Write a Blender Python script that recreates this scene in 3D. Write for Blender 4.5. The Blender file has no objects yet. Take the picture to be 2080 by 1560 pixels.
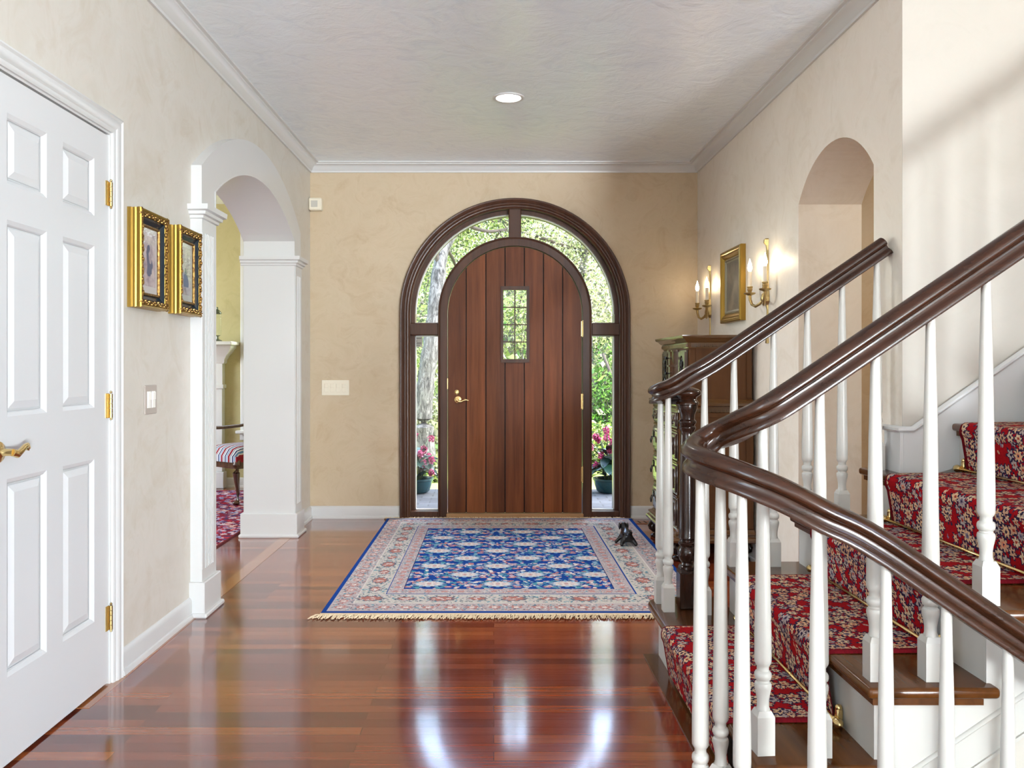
import bpy, math, random
import numpy as np
from mathutils import Vector, Matrix
from mathutils.geometry import tessellate_polygon
PI = math.pi
random.seed(7); np.random.seed(7)
sc = bpy.context.scene
COL = sc.collection

# ------------------------------------------------------------------ camera, light, exposure
F = 1720.0; CX, CY = 1003.0, 745.0; EYE = 1.17       # focal length and vanishing point in 2080x1560 pixels
cam_d = bpy.data.cameras.new('camera'); cam = bpy.data.objects.new('camera', cam_d); COL.objects.link(cam)
cam_d.sensor_width = 36; cam_d.lens = 36*F/2080
cam_d.shift_x = (1040-CX)/2080; cam_d.shift_y = -(780-CY)/2080
cam_d.clip_start = .02; cam_d.clip_end = 300
cam.location = (0, 0, EYE); cam.rotation_euler = (PI/2, 0, 0)
sc.camera = cam
sc.view_settings.view_transform = 'Standard'; sc.view_settings.look = 'None'
sc.view_settings.exposure = 1.15; sc.view_settings.gamma = 1
sc.view_settings.use_curve_mapping = False
sc.cycles.use_denoising = True
sc.cycles.sample_clamp_indirect = 6
sc.cycles.max_bounces = 10; sc.cycles.diffuse_bounces = 5; sc.cycles.glossy_bounces = 5
sc.cycles.transparent_max_bounces = 12; sc.cycles.transmission_bounces = 6
sc.cycles.caustics_reflective = False; sc.cycles.caustics_refractive = False

w = bpy.data.worlds.new('sky'); sc.world = w; w.use_nodes = True
nt = w.node_tree; nt.nodes.clear()
sky = nt.nodes.new('ShaderNodeTexSky'); sky.sky_type = 'NISHITA'; sky.sun_disc = False
sky.sun_elevation = math.radians(48); sky.sun_rotation = math.radians(60); sky.dust_density = 2.0
bgn = nt.nodes.new('ShaderNodeBackground'); bgn.inputs['Strength'].default_value = 1.1
out = nt.nodes.new('ShaderNodeOutputWorld')
nt.links.new(sky.outputs[0], bgn.inputs[0]); nt.links.new(bgn.outputs[0], out.inputs[0])

def light(name, kind, loc, rot, energy, color, **kw):
    d = bpy.data.lights.new(name, kind); d.energy = energy; d.color = color
    for k, v in kw.items(): setattr(d, k, v)
    o = bpy.data.objects.new(name, d); COL.objects.link(o); o.location = loc; o.rotation_euler = rot
    return o
def aim(d): return Vector(d).to_track_quat('-Z', 'Y').to_euler()
light('sun', 'SUN', (6, -4, 12), aim((-.55, .62, -.85)), 4.7, (1, .97, .90), angle=.01)
light('rear_side_fill', 'AREA', (4.95, -7.2, 1.5), aim((-1, .55, .08)), 235, (.88, .945, 1.0), shape='RECTANGLE', size=4.2, size_y=2.3)  # added fill from behind the camera, through a made-up side window
light('ceiling_fill', 'AREA', (5.3, -7.2, .35), aim((-1, 1.0, 1.1)), 2700, (.86, .94, 1.0), shape='RECTANGLE', size=4.2, size_y=1.2)  # added fill lamp tilted upwards to brighten the ceiling
light('stairwell_fill', 'AREA', (4.85, -2.5, 3.1), aim((-1, .1, -.7)), 8, (.96, .98, 1.0), shape='RECTANGLE', size=2.6, size_y=2.0)  # added weak fill for the stairwell, at a made-up high window
light('left_side_fill', 'AREA', (-1.95, -.45, 1.55), aim((1, 1.1, .10)), 36, (.88, .945, 1.0), shape='RECTANGLE', size=1.4, size_y=1.9)  # added fill for the right wall and stairs, outside a made-up window
light('daylight_side_room', 'AREA', (-5.5, 6.2, 1.7), aim((1, .0, .05)), 60, (1, .99, .95), shape='RECTANGLE', size=2.2, size_y=2.0)
light('passage_fill', 'AREA', (3.2, 3.95, 2.4), aim((-.6, 0, -1)), 10, (1, .93, .82), shape='DISK', size=.3)  # added warm lamp inside the closed passage, which has no window

# ------------------------------------------------------------------ helpers
def px(x, y, Y):
    return Vector(((x-CX)*Y/F, Y, EYE-(y-CY)*Y/F))
def lin(c):
    c = c/255.0
    return c/12.92 if c <= .04045 else ((c+.055)/1.055)**2.4
def rgb(r, g, b): return (lin(r), lin(g), lin(b), 1)

class MB:
    def __init__(s): s.v = []; s.f = []; s.sm = []; s.c = []; s.cur = None
    def add(s, vs, fs, smooth=False, M=None):
        n = len(s.v)
        if M is not None: vs = [M @ Vector(p) for p in vs]
        s.v += [tuple(p) for p in vs]
        for f in fs:
            s.f.append(tuple(i+n for i in f)); s.sm.append(smooth); s.c.append(s.cur)
        return s
    def box(s, x0, x1, y0, y1, z0, z1, M=None, b=0):
        if x1 < x0: x0, x1 = x1, x0
        if y1 < y0: y0, y1 = y1, y0
        if z1 < z0: z0, z1 = z1, z0
        if b > 0:
            b = min(b, (x1-x0)*.45, (y1-y0)*.45, (z1-z0)*.45)
            vs = []
            for sx, xa in ((1, x0), (-1, x1)):
                for sy, ya in ((1, y0), (-1, y1)):
                    for sz, za in ((1, z0), (-1, z1)):
                        vs += [(xa, ya+sy*b, za+sz*b), (xa+sx*b, ya, za+sz*b), (xa+sx*b, ya+sy*b, za)]
            I = lambda i, j, k, t: (i*4+j*2+k)*3+t
            fs = [(I(0,0,0,0), I(0,0,1,0), I(0,1,1,0), I(0,1,0,0)), (I(1,0,0,0), I(1,1,0,0), I(1,1,1,0), I(1,0,1,0)),
                  (I(0,0,0,1), I(1,0,0,1), I(1,0,1,1), I(0,0,1,1)), (I(0,1,0,1), I(0,1,1,1), I(1,1,1,1), I(1,1,0,1)),
                  (I(0,0,0,2), I(0,1,0,2), I(1,1,0,2), I(1,0,0,2)), (I(0,0,1,2), I(1,0,1,2), I(1,1,1,2), I(0,1,1,2))]
            for j in (0, 1):
                for k in (0, 1):
                    fs.append((I(0,j,k,1), I(1,j,k,1), I(1,j,k,2), I(0,j,k,2)))
                    fs.append((I(j,0,k,0), I(j,1,k,0), I(j,1,k,2), I(j,0,k,2)))
                    fs.append((I(j,k,0,0), I(j,k,1,0), I(j,k,1,1), I(j,k,0,1)))
            for i in (0, 1):
                for j in (0, 1):
                    for k in (0, 1): fs.append((I(i,j,k,0), I(i,j,k,1), I(i,j,k,2)))
            return s.add(vs, fs, False, M)
        vs = [(x, y, z) for x in (x0, x1) for y in (y0, y1) for z in (z0, z1)]
        return s.add(vs, [(0,1,3,2), (4,6,7,5), (0,4,5,1), (2,3,7,6), (0,2,6,4), (1,5,7,3)], False, M)
    def lathe(s, prof, at=(0, 0, 0), n=20, M=None, smooth=True, cap=True):
        """prof: list of (radius, height) up the Z axis"""
        vs = []; fs = []
        for r, z in prof:
            for k in range(n):
                a = 2*PI*k/n; vs.append((at[0]+r*math.cos(a), at[1]+r*math.sin(a), at[2]+z))
        m = len(prof)
        for i in range(m-1):
            for k in range(n):
                k2 = (k+1) % n
                fs.append((i*n+k, i*n+k2, (i+1)*n+k2, (i+1)*n+k))
        if cap: fs += [tuple(range(n-1, -1, -1)), tuple(range((m-1)*n, m*n))]
        return s.add(vs, fs, smooth, M)
    def sweep(s, path, prof, closed=False, up=(0, 0, 1), smooth=True, cap=True, profclosed=True, scale=None, M=None):
        """prof points (a, b): a along side = t x up, b along up' = side x t; corners are mitred"""
        P = [Vector(p) for p in path]; n = len(P); m = len(prof); up = Vector(up)
        vs = []
        for i in range(n):
            if closed: a = P[i]-P[i-1]; b = P[(i+1) % n]-P[i]
            else:
                a = P[i]-P[i-1] if i > 0 else P[1]-P[0]
                b = P[i+1]-P[i] if i < n-1 else P[-1]-P[-2]
            a.normalize(); b.normalize()
            t = a+b
            if t.length < 1e-6: t = b.copy()
            t.normalize()
            u0 = up
            side = t.cross(u0)
            if side.length < 1e-4: side = t.cross(Vector((0, 1, 0)))
            side.normalize(); u = side.cross(t).normalized()
            c = max(.3, a.dot(t)); k = 1/c
            bend = (b-a)
            ks = k if abs(bend.dot(side)) > abs(bend.dot(u)) else 1
            ku = k if ks == 1 else 1
            q = scale[i] if scale else 1
            for (x, y) in prof:
                vs.append(P[i]+side*(x*ks*q)+u*(y*ku*q))
        fs = []
        rng = range(n) if closed else range(n-1)
        for i in rng:
            j = (i+1) % n
            for k in range(m if profclosed else m-1):
                k2 = (k+1) % m
                fs.append((i*m+k, i*m+k2, j*m+k2, j*m+k))
        if cap and not closed and profclosed:
            fs += [tuple(range(m-1, -1, -1)), tuple(range((n-1)*m, n*m))]
        return s.add(vs, fs, smooth, M)
    def tube(s, path, r, n=8, closed=False, M=None, up=(0, 0, 1)):
        rr = r if isinstance(r, (list, tuple)) else None
        prof = [(math.cos(2*PI*k/n)*(1 if rr else r), math.sin(2*PI*k/n)*(1 if rr else r)) for k in range(n)]
        return s.sweep(path, prof, closed, up, True, True, True, rr, M)
    def prism(s, loops, d0, d1, fn, smooth=False):
        """loops: outer then holes of 2D points; fn(a, b, d) -> 3D point"""
        tri = tessellate_polygon([[Vector((a, b, 0)) for a, b in L] for L in loops])
        pts = [p for L in loops for p in L]; n = len(pts)
        vs = [fn(a, b, d0) for a, b in pts]+[fn(a, b, d1) for a, b in pts]
        fs = [tuple(t) for t in tri]+[tuple(i+n for i in reversed(t)) for t in tri]
        s.add(vs, fs, False)
        o = 0; fs = []
        for L in loops:
            m = len(L)
            for i in range(m):
                j = (i+1) % m; fs.append((o+i, o+j, o+j+n, o+i+n))
            o += m
        base = len(s.v)-2*n
        for f in fs:
            s.f.append(tuple(i+base for i in f)); s.sm.append(smooth); s.c.append(s.cur)
        return s
    def sphere(s, c, r, n=12, m=8, M=None):
        rx, ry, rz = r if isinstance(r, (tuple, list)) else (r, r, r)
        vs = [(c[0], c[1], c[2]-rz)]; fs = []
        for i in range(1, m):
            t = -PI/2+PI*i/m
            for k in range(n):
                a = 2*PI*k/n
                vs.append((c[0]+rx*math.cos(t)*math.cos(a), c[1]+ry*math.cos(t)*math.sin(a), c[2]+rz*math.sin(t)))
        vs.append((c[0], c[1], c[2]+rz)); L = len(vs)-1
        for k in range(n):
            k2 = (k+1) % n
            fs.append((0, 1+k2, 1+k))
            for i in range(m-2): fs.append((1+i*n+k, 1+i*n+k2, 1+(i+1)*n+k2, 1+(i+1)*n+k))
            fs.append((1+(m-2)*n+k, 1+(m-2)*n+k2, L))
        return s.add(vs, fs, True, M)

def root_loc(p):
    v = Vector((0, 0, 0))
    while p is not None: v += p.location; p = p.parent
    return v
def recalc(me):
    import bmesh
    bm = bmesh.new(); bm.from_mesh(me)
    bmesh.ops.recalc_face_normals(bm, faces=bm.faces); bm.to_mesh(me); bm.free()
def obj(name, mb, mat, parent=None, loc=None, fix=True):
    """one mesh object; vertices are given in world coordinates"""
    me = bpy.data.meshes.new(name)
    base = root_loc(parent) if parent is not None else (Vector(loc) if loc is not None else Vector((0, 0, 0)))
    me.from_pydata([(x-base.x, y-base.y, z-base.z) for x, y, z in mb.v], [], mb.f)
    me.polygons.foreach_set('use_smooth', mb.sm)
    if fix: recalc(me)
    if any(c is not None for c in mb.c):
        a = me.attributes.new('tint', 'FLOAT_COLOR', 'FACE')
        a.data.foreach_set('color', [q for c in mb.c for q in (c if c is not None else (1, 1, 1, 1))])
    me.update()
    me.materials.append(mat)
    o = bpy.data.objects.new(name, me); COL.objects.link(o)
    if parent is not None: o.parent = parent
    elif loc is not None: o.location = base
    if any(mb.sm) and len(mb.f) > 12: smooth_angle(o, 38)
    return o
def smooth_angle(o, deg=40):
    me = o.data
    me.polygons.foreach_set('use_smooth', [True]*len(me.polygons))
    me.set_sharp_from_angle(angle=math.radians(deg))
    return o
def tag(o, label, cat, group=None, kind=None):
    if label: o['label'] = label
    if cat: o['category'] = cat
    if group: o['group'] = group
    if kind: o['kind'] = kind
    return o
def empty(name, loc=(0, 0, 0)):
    o = bpy.data.objects.new(name, None); COL.objects.link(o); o.location = loc; o.empty_display_size = .1
    return o
def thing(name, loc, label, cat, group=None): return tag(empty(name, loc), label, cat, group)
def struct(o, label=None, cat=None):
    return tag(o, label, cat, None, 'structure')
def copy_tree(o, parent=None):
    c = o.copy(); COL.objects.link(c)
    if parent is not None: c.parent = parent
    for ch in list(o.children): copy_tree(ch, c)
    return c
def arc(cx, cy, r, a0, a1, n):
    return [(cx+r*math.cos(a0+(a1-a0)*i/n), cy+r*math.sin(a0+(a1-a0)*i/n)) for i in range(n+1)]

# ------------------------------------------------------------------ materials
class Mat:
    def __init__(s, name, color=(.8, .8, .8, 1), rough=.5, metal=0, spec=.5, **kw):
        s.m = bpy.data.materials.new(name); s.m.use_nodes = True
        s.t = s.m.node_tree; s.n = s.t.nodes; s.b = s.n['Principled BSDF']
        s.b.inputs['Base Color'].default_value = color; s.b.inputs['Roughness'].default_value = rough
        s.b.inputs['Metallic'].default_value = metal; s.b.inputs['Specular IOR Level'].default_value = spec
        for k, v in kw.items(): s.b.inputs[k.replace('_', ' ')].default_value = v
        s.m.diffuse_color = color
    def node(s, t, ins=None, **kw):
        n = s.n.new(t)
        for k, v in kw.items(): setattr(n, k, v)
        for k, v in (ins or {}).items(): s.set(n, k, v)
        return n
    def set(s, n, k, v):
        if isinstance(v, bpy.types.NodeSocket): s.t.links.new(v, n.inputs[k])
        else: n.inputs[k].default_value = v
    def coord(s, scale=(1, 1, 1), kind='Object', rot=(0, 0, 0)):
        c = s.node('ShaderNodeTexCoord')
        m = s.node('ShaderNodeMapping', {'Vector': c.outputs[kind], 'Scale': scale, 'Rotation': rot})
        return m.outputs[0]
    def noise(s, vec, scale, detail=4, rough=.5, dist=0):
        return s.node('ShaderNodeTexNoise', {'Vector': vec, 'Scale': scale, 'Detail': detail, 'Roughness': rough, 'Distortion': dist})
    def ramp(s, fac, stops):
        r = s.node('ShaderNodeValToRGB', {'Fac': fac}); e = r.color_ramp.elements
        while len(e) > 1: e.remove(e[-1])
        e[0].position = stops[0][0]; e[0].color = stops[0][1]
        for p, c in stops[1:]:
            q = e.new(p); q.color = c
        return r.outputs['Color']
    def mix(s, fac, a, b, mode='MIX'):
        n = s.node('ShaderNodeMix', data_type='RGBA', blend_type=mode)
        s.set(n, 0, fac); s.set(n, 6, a); s.set(n, 7, b)
        return n.outputs[2]
    def math(s, op, a, b=0):
        n = s.node('ShaderNodeMath', operation=op); s.set(n, 0, a); s.set(n, 1, b); return n.outputs[0]
    def bump(s, h, strength=.2, dist=.01):
        n = s.node('ShaderNodeBump', {'Height': h, 'Strength': strength, 'Distance': dist})
        s.t.links.new(n.outputs[0], s.b.inputs['Normal'])
    def base(s, c): s.set(s.b, 'Base Color', c)
    def rough(s, c): s.set(s.b, 'Roughness', c)

def plaster(name, c1, c2, c3, rough=.5, scale=1.0, bump=.12, spec=.4, stretch=(1, 1, 1)):
    m = Mat(name, c1, rough, spec=spec)
    v = m.coord(stretch)
    n1 = m.noise(v, 1.1*scale, 5, .6, 1.2); n2 = m.noise(v, 4.5*scale, 6, .65, 1.5); n3 = m.noise(v, 16*scale, 4, .6, .6)
    a = m.ramp(n1.outputs[0], [(.32, c1), (.55, c2), (.72, c3)])
    b = m.ramp(n2.outputs[0], [(.3, c3), (.5, c2), (.68, c1)])
    m.base(m.mix(.5, a, b))
    m.bump(m.math('ADD', n2.outputs[0], m.math('MULTIPLY', n3.outputs[0], .35)), bump, .012)
    return m
def wood(name, c1, c2, rough=.3, axis='Z', scale=14, spec=.5, coat=0, tint=False, bump=.05, gs=9):
    m = Mat(name, c1, rough, spec=spec)
    sc_ = {'Z': (scale, scale, scale*.06), 'X': (scale*.06, scale, scale), 'Y': (scale, scale*.06, scale)}[axis]
    v = m.coord(sc_)
    n = m.noise(v, 1.0, 6, .6, .8); n2 = m.noise(v, gs*.5, 3, .5, .2)
    col = m.ramp(n.outputs[0], [(.3, c1), (.68, c2)])
    col = m.mix(.22, col, m.ramp(n2.outputs[0], [(.35, c1), (.7, c2)]))
    if tint:
        a = m.node('ShaderNodeAttribute', attribute_name='tint')
        col = m.mix(1.0, col, a.outputs['Color'], 'MULTIPLY')
    m.base(col)
    if coat: m.b.inputs['Coat Weight'].default_value = coat; m.b.inputs['Coat Roughness'].default_value = .06
    if bump: m.bump(n2.outputs[0], bump, .002)
    return m.m

M = {}
M['wall'] = plaster('wall_plaster', rgb(188, 168, 138), rgb(197, 179, 152), rgb(175, 151, 119), .42, bump=.10).m
M['wall_l'] = plaster('hall_side_plaster', rgb(200, 193, 181), rgb(207, 202, 193), rgb(190, 179, 161), .42, bump=.10).m
M['wall_r_lit'] = plaster('lit_right_hall_plaster', rgb(226, 216, 202), rgb(232, 224, 212), rgb(214, 202, 184), .42, bump=.10).m  # hall plaster with its colour raised to stand in for light missing here
M['wall_s'] = plaster('stair_wall_paint', rgb(182, 176, 166), rgb(185, 179, 169), rgb(178, 172, 161), .6, bump=.02).m
M['olive'] = plaster('olive_plaster', rgb(178, 168, 122), rgb(186, 177, 132), rgb(166, 156, 110), .5, bump=.08).m
cp = plaster('ceiling_plaster', rgb(234, 244, 255), rgb(240, 249, 255), rgb(220, 232, 246), .22, 1.2, bump=.42, spec=1.0)
M['ceil'] = cp.m
M['white'] = Mat('white_paint', rgb(208, 209, 210), .32).m
M['balus'] = Mat('baluster_paint_dimmed', rgb(184, 181, 174), .34).m  # warm off-white, darkened to offset the strong light on this woodwork
M['trimw'] = Mat('white_trim_paint', rgb(204, 204, 203), .30).m
M['iv'] = Mat('ivory_plastic', rgb(228, 220, 200), .35).m
M['rocker'] = Mat('white_plastic', rgb(245, 243, 236), .3).m
M['plate'] = Mat('taupe_plate', rgb(178, 168, 160), .4).m
M['brass'] = Mat('brass', (.78, .58, .26, 1), .2, 1).m
M['obrass'] = Mat('aged_brass', (.52, .38, .16, 1), .32, 1).m
M['black'] = Mat('black_iron', (.012, .012, .014, 1), .25).m
M['slot'] = Mat('dark_slot', (.01, .008, .006, 1), .6).m
M['rail'] = wood('dark_mahogany_rail', (.020, .007, .003, 1), (.042, .014, .006, 1), .24, 'X', 30, spec=.35, coat=.15)
M['newel'] = wood('dark_mahogany_newel', (.012, .005, .003, 1), (.030, .011, .006, 1), .24, 'Z', 18, spec=.3, coat=.2)
M['tread'] = wood('polished_tread', (.045, .014, .003, 1), (.12, .040, .008, 1), .20, 'Y', 9, spec=.3, coat=.12)
M['door'] = wood('mahogany_door', (.095, .026, .008, 1), (.25, .078, .024, 1), .42, 'Z', 12, spec=.22, tint=True, bump=.12)
M['frame'] = wood('mahogany_frame', (.040, .015, .008, 1), (.090, .036, .018, 1), .36, 'Z', 14, spec=.3, bump=.08)
M['thresh'] = wood('oak_threshold', (.30, .16, .07, 1), (.42, .24, .11, 1), .35, 'X', 12)
M['cabside'] = wood('walnut_side', (.075, .028, .008, 1), (.13, .050, .014, 1), .38, 'Z', 7, spec=.25)
M['cabfront'] = wood('walnut_front', (.035, .018, .011, 1), (.075, .036, .02, 1), .24, 'Z', 10, coat=.5)
M['cabmould'] = wood('walnut_moulding', (.09, .042, .016, 1), (.17, .082, .03, 1), .22, 'X', 12, coat=.4)
M['glow'] = None

# floor: narrow glossy cherry boards running across the hall
m = Mat('cherry_floor', (.3, .1, .04, 1), .13)
v = m.coord((1, 1, 1))
br = m.node('ShaderNodeTexBrick', {'Vector': v, 'Color1': (0, 0, 0, 1), 'Color2': (1, 1, 1, 1), 'Mortar': (.5, .5, .5, 1), 'Scale': 1.0,
     'Mortar Size': .0012, 'Mortar Smooth': 0.0, 'Brick Width': 1.15, 'Row Height': .0585, 'Bias': 0})
br.offset = .37; br.squash = 1
col = m.ramp(br.outputs['Color'], [(0, (.10, .012, .004, 1)), (.35, (.19, .028, .008, 1)), (.7, (.25, .048, .012, 1)), (1, (.33, .082, .020, 1))])
g = m.noise(m.coord((1.2, 34, 1)), 2.0, 6, .6, .5)
col = m.mix(.5, col, m.mix(1, col, m.ramp(g.outputs[0], [(.25, (.45, .4, .4, 1)), (.75, (1.5, 1.5, 1.5, 1))]), 'MULTIPLY'))
col = m.mix(br.outputs['Fac'], col, (.03, .010, .005, 1))
m.base(col)
g2 = m.noise(m.coord((1, 1, 1)), 9, 4, .6, 0)
m.rough(m.ramp(g2.outputs[0], [(.3, (.13,)*3+(1,)), (.7, (.20,)*3+(1,))]))
wv = m.noise(m.coord((1.2, 17, 1)), 1.0, 2, .5, 0)
m.bump(m.math('ADD', m.math('MULTIPLY', wv.outputs[0], .9), m.math('MULTIPLY', br.outputs['Fac'], -.5)), .05, .003)
m.b.inputs['Specular IOR Level'].default_value = .4; m.b.inputs['Coat Weight'].default_value = .8
m.b.inputs['Coat Roughness'].default_value = .09; m.b.inputs['Coat IOR'].default_value = 1.6
M['floor'] = m.m

def thin_glass(name, tint=(.96, .98, .97, 1), ior=1.45):
    m = bpy.data.materials.new(name); m.use_nodes = True; t = m.node_tree; n = t.nodes; n.clear()
    f = n.new('ShaderNodeFresnel'); f.inputs[0].default_value = ior
    tr = n.new('ShaderNodeBsdfTransparent'); tr.inputs[0].default_value = tint
    gl = n.new('ShaderNodeBsdfGlossy'); gl.inputs['Roughness'].default_value = .01
    mx = n.new('ShaderNodeMixShader'); o = n.new('ShaderNodeOutputMaterial')
    ge = n.new('ShaderNodeNewGeometry'); mt = n.new('ShaderNodeMath'); mt.operation = 'SUBTRACT'; mt.inputs[0].default_value = 1
    mu = n.new('ShaderNodeMath'); mu.operation = 'MULTIPLY'
    t.links.new(ge.outputs['Backfacing'], mt.inputs[1]); t.links.new(mt.outputs[0], mu.inputs[0]); t.links.new(f.outputs[0], mu.inputs[1])
    t.links.new(mu.outputs[0], mx.inputs[0]); t.links.new(tr.outputs[0], mx.inputs[1]); t.links.new(gl.outputs[0], mx.inputs[2])
    t.links.new(mx.outputs[0], o.inputs[0])
    return m
M['glass'] = thin_glass('window_glass')
def emit(name, col, s):
    m = Mat(name, (1, 1, 1, 1)); m.b.inputs['Emission Color'].default_value = col; m.b.inputs['Emission Strength'].default_value = s
    return m.m
M['bulb'] = emit('candle_bulb_glow', (1, .80, .52, 1), 22)
M['lamp'] = emit('downlight_glow', (1, .96, .9, 1), 9)
def tinted(name, rough=.5, spec=.5, transl=0, metal=0):
    m = Mat(name, (1, 1, 1, 1), rough, metal, spec)
    a = m.node('ShaderNodeAttribute', attribute_name='tint'); m.base(a.outputs['Color'])
    if transl:
        t = m.node('ShaderNodeBsdfTranslucent', {'Color': a.outputs['Color']})
        mx = m.node('ShaderNodeMixShader', {0: transl, 1: m.b.outputs[0], 2: t.outputs[0]})
        m.t.links.new(mx.outputs[0], m.n['Material Output'].inputs[0])
    return m.m
M['leaf'] = tinted('leaf', .5, .3, .35)
M['pattern'] = tinted('woven_wool', .95, .1)
M['fringe'] = Mat('cream_fringe', rgb(225, 208, 178), .95, spec=.1).m

# ------------------------------------------------------------------ the shell of the hall
XL, XR, YB, HC = -1.418, 1.574, 6.54, 2.74      # left wall, right wall, entry wall, ceiling
YS = 3.265                                      # stair wall
A0, A1, ASP, ASAG = 4.155, 5.82, 2.03, .24       # arched opening in the left wall
def seg_arch(y0, y1, zs, sag, n=24):
    h = (y1-y0)/2; R = (h*h+sag*sag)/(2*sag); c = (y0+y1)/2; zc = zs+sag-R; a = math.asin(h/R)
    return [(c+R*math.sin(-a+2*a*i/n), zc+R*math.cos(-a+2*a*i/n)) for i in range(n+1)]
YZ = lambda a, b, d: (d, a, b)
XZ = lambda a, b, d: (a, d, b)
XY = lambda a, b, d: (a, b, d)

mb = MB()
WH = [(-1.2, .6), (-1.2, 2.45), (.3, 2.45), (.3, .6)]
L = [(-10.0, 0), (2.352, 0), (2.352, 2.03), (3.128, 2.03), (3.128, 0), (A0, 0)]+seg_arch(A0, A1, ASP, ASAG)+[(A1, 0), (YB+.2, 0), (YB+.2, 2.95), (-10.0, 2.95)]
mb.prism([L, WH], XL, -1.70, YZ)
struct(obj('wall_left', mb, M['wall_l']), 'mottled beige plaster wall with the arched opening', 'wall')

CX0, ZS0 = .1635, 1.581
R_OUT, R_G1, R_G0, R_D = .886, .806, .593, .520
mb = MB()
ro = R_OUT-.02
L = [(-1.70, 0), (CX0-ro, 0)]+[(CX0+ro*math.cos(PI-PI*i/48), ZS0+ro*math.sin(PI-PI*i/48)) for i in range(49)]+[(CX0+ro, 0), (1.90, 0), (1.90, 2.95), (-1.70, 2.95)]
mb.prism([L], YB, YB+.2, XZ)
struct(obj('wall_back', mb, M['wall']), 'tan plaster wall around the arched entry door', 'wall')

mb = MB()
L = [(YS, -2.2), (YS, -.02), (YS, 5.2), (3.508, 5.2), (3.508, 2.95), (YB, 2.95), (YB, 0), (4.374, 0)]+list(reversed(seg_arch(3.508, 4.374, 2.008, .21)))+[(3.508, -2.2)]
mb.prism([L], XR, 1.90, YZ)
struct(obj('wall_right', mb, M['wall_r_lit']), 'beige plaster wall with the arched passage', 'wall')
mb = MB(); mb.box(1.90, 4.8, YS, YS+.18, -2.2, 5.2)
mb.box(XR, 1.90, YS-.002, YS, -2.2, 5.2)
struct(obj('wall_stair', mb, M['wall_s']), 'pale smooth wall beside the rising stairs', 'wall')
mb = MB(); mb.prism([[(-10.0, -.2), (YS, -.2), (YS, 5.2), (-10.0, 5.2)], [(-3.8, 2.0), (-3.8, 4.2), (-1.2, 4.2), (-1.2, 2.0)], [(-9.2, .35), (-9.2, 2.6), (-5.2, 2.6), (-5.2, .35)]], 4.6, 4.8, YZ)
struct(obj('wall_stair_side', mb, M['wall_s']))
mb = MB(); mb.box(-1.7, 4.8, -10.2, -10.0, 0, 5.2)
struct(obj('wall_rear', mb, M['wall_s']))
mb = MB(); mb.box(-1.7, XR+.1, -10.0, YB+.2, HC, HC+.2); mb.box(XR+.1, 1.9, YS, YB+.2, HC, HC+.2)
struct(obj('ceiling', mb, M['ceil']), 'polished grey plaster ceiling', 'ceiling')
mb = MB(); mb.box(XR, XR+.12, -10.0, YS, HC+.2, 5.2)
struct(obj('wall_upper', mb, M['wall_s']))
mb = MB(); mb.box(XR, 4.8, -10.0, YS+.2, 5.2, 5.35)
struct(obj('ceiling_stairwell', mb, M['wall_s']))
mb = MB()
mb.prism([[(-1.70, -10.0), (4.6, -10.0), (4.6, YS+.001), (1.9, YS+.001), (1.9, YB+.2), (-1.70, YB+.2)], [(.80, 1.02), (.80, 2.135), (4.2, 2.135), (4.2, 1.02)]], -.12, 0, XY)
struct(obj('floor', mb, M['floor']), 'glossy reddish cherry board floor', 'floor')
# a darker header board laid along the opening
mb = MB(); mb.box(-1.46, -1.385, 2.9, YB, 0, .0012)
struct(obj('floor_border', mb, wood('floor_header_board', (.30, .10, .032, 1), (.42, .16, .055, 1), .13, 'Y', 10, coat=.8)))
# unseen windows added behind the camera and in the stairwell for the fill lamps
def plain_window(name, x0, x1, z0, z1, fn, d0, d1, nx, nz):
    r = empty(name, fn((x0+x1)/2, z0, d0)); struct(r)
    m = MB(); hs = []; g = .06; wx = (x1-x0-g*(nx+1))/nx; wz = (z1-z0-g*(nz+1))/nz
    for i in range(nx):
        for j in range(nz):
            a = x0+g+i*(wx+g); b = z0+g+j*(wz+g); hs.append([(a, b), (a, b+wz), (a+wx, b+wz), (a+wx, b)])
    m.prism([[(x0, z0), (x1, z0), (x1, z1), (x0, z1)]]+hs, d0, d1, fn)
    obj('window_frame', m, M['trimw'], r)
    m = MB(); m.prism([[(x0+.02, z0+.02), (x1-.02, z0+.02), (x1-.02, z1-.02), (x0+.02, z1-.02)]], (d0+d1)/2, (d0+d1)/2+.004, fn)
    obj('pane', m, M['glass'], r)
plain_window('added_window_4', -9.2, -5.2, .35, 2.6, YZ, 4.67, 4.73, 4, 2)
plain_window('added_window_6', -1.2, .3, .6, 2.45, YZ, -1.60, -1.54, 3, 2)
plain_window('added_window_5', -3.8, -1.2, 2.0, 4.2, YZ, 4.67, 4.73, 3, 2)

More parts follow.
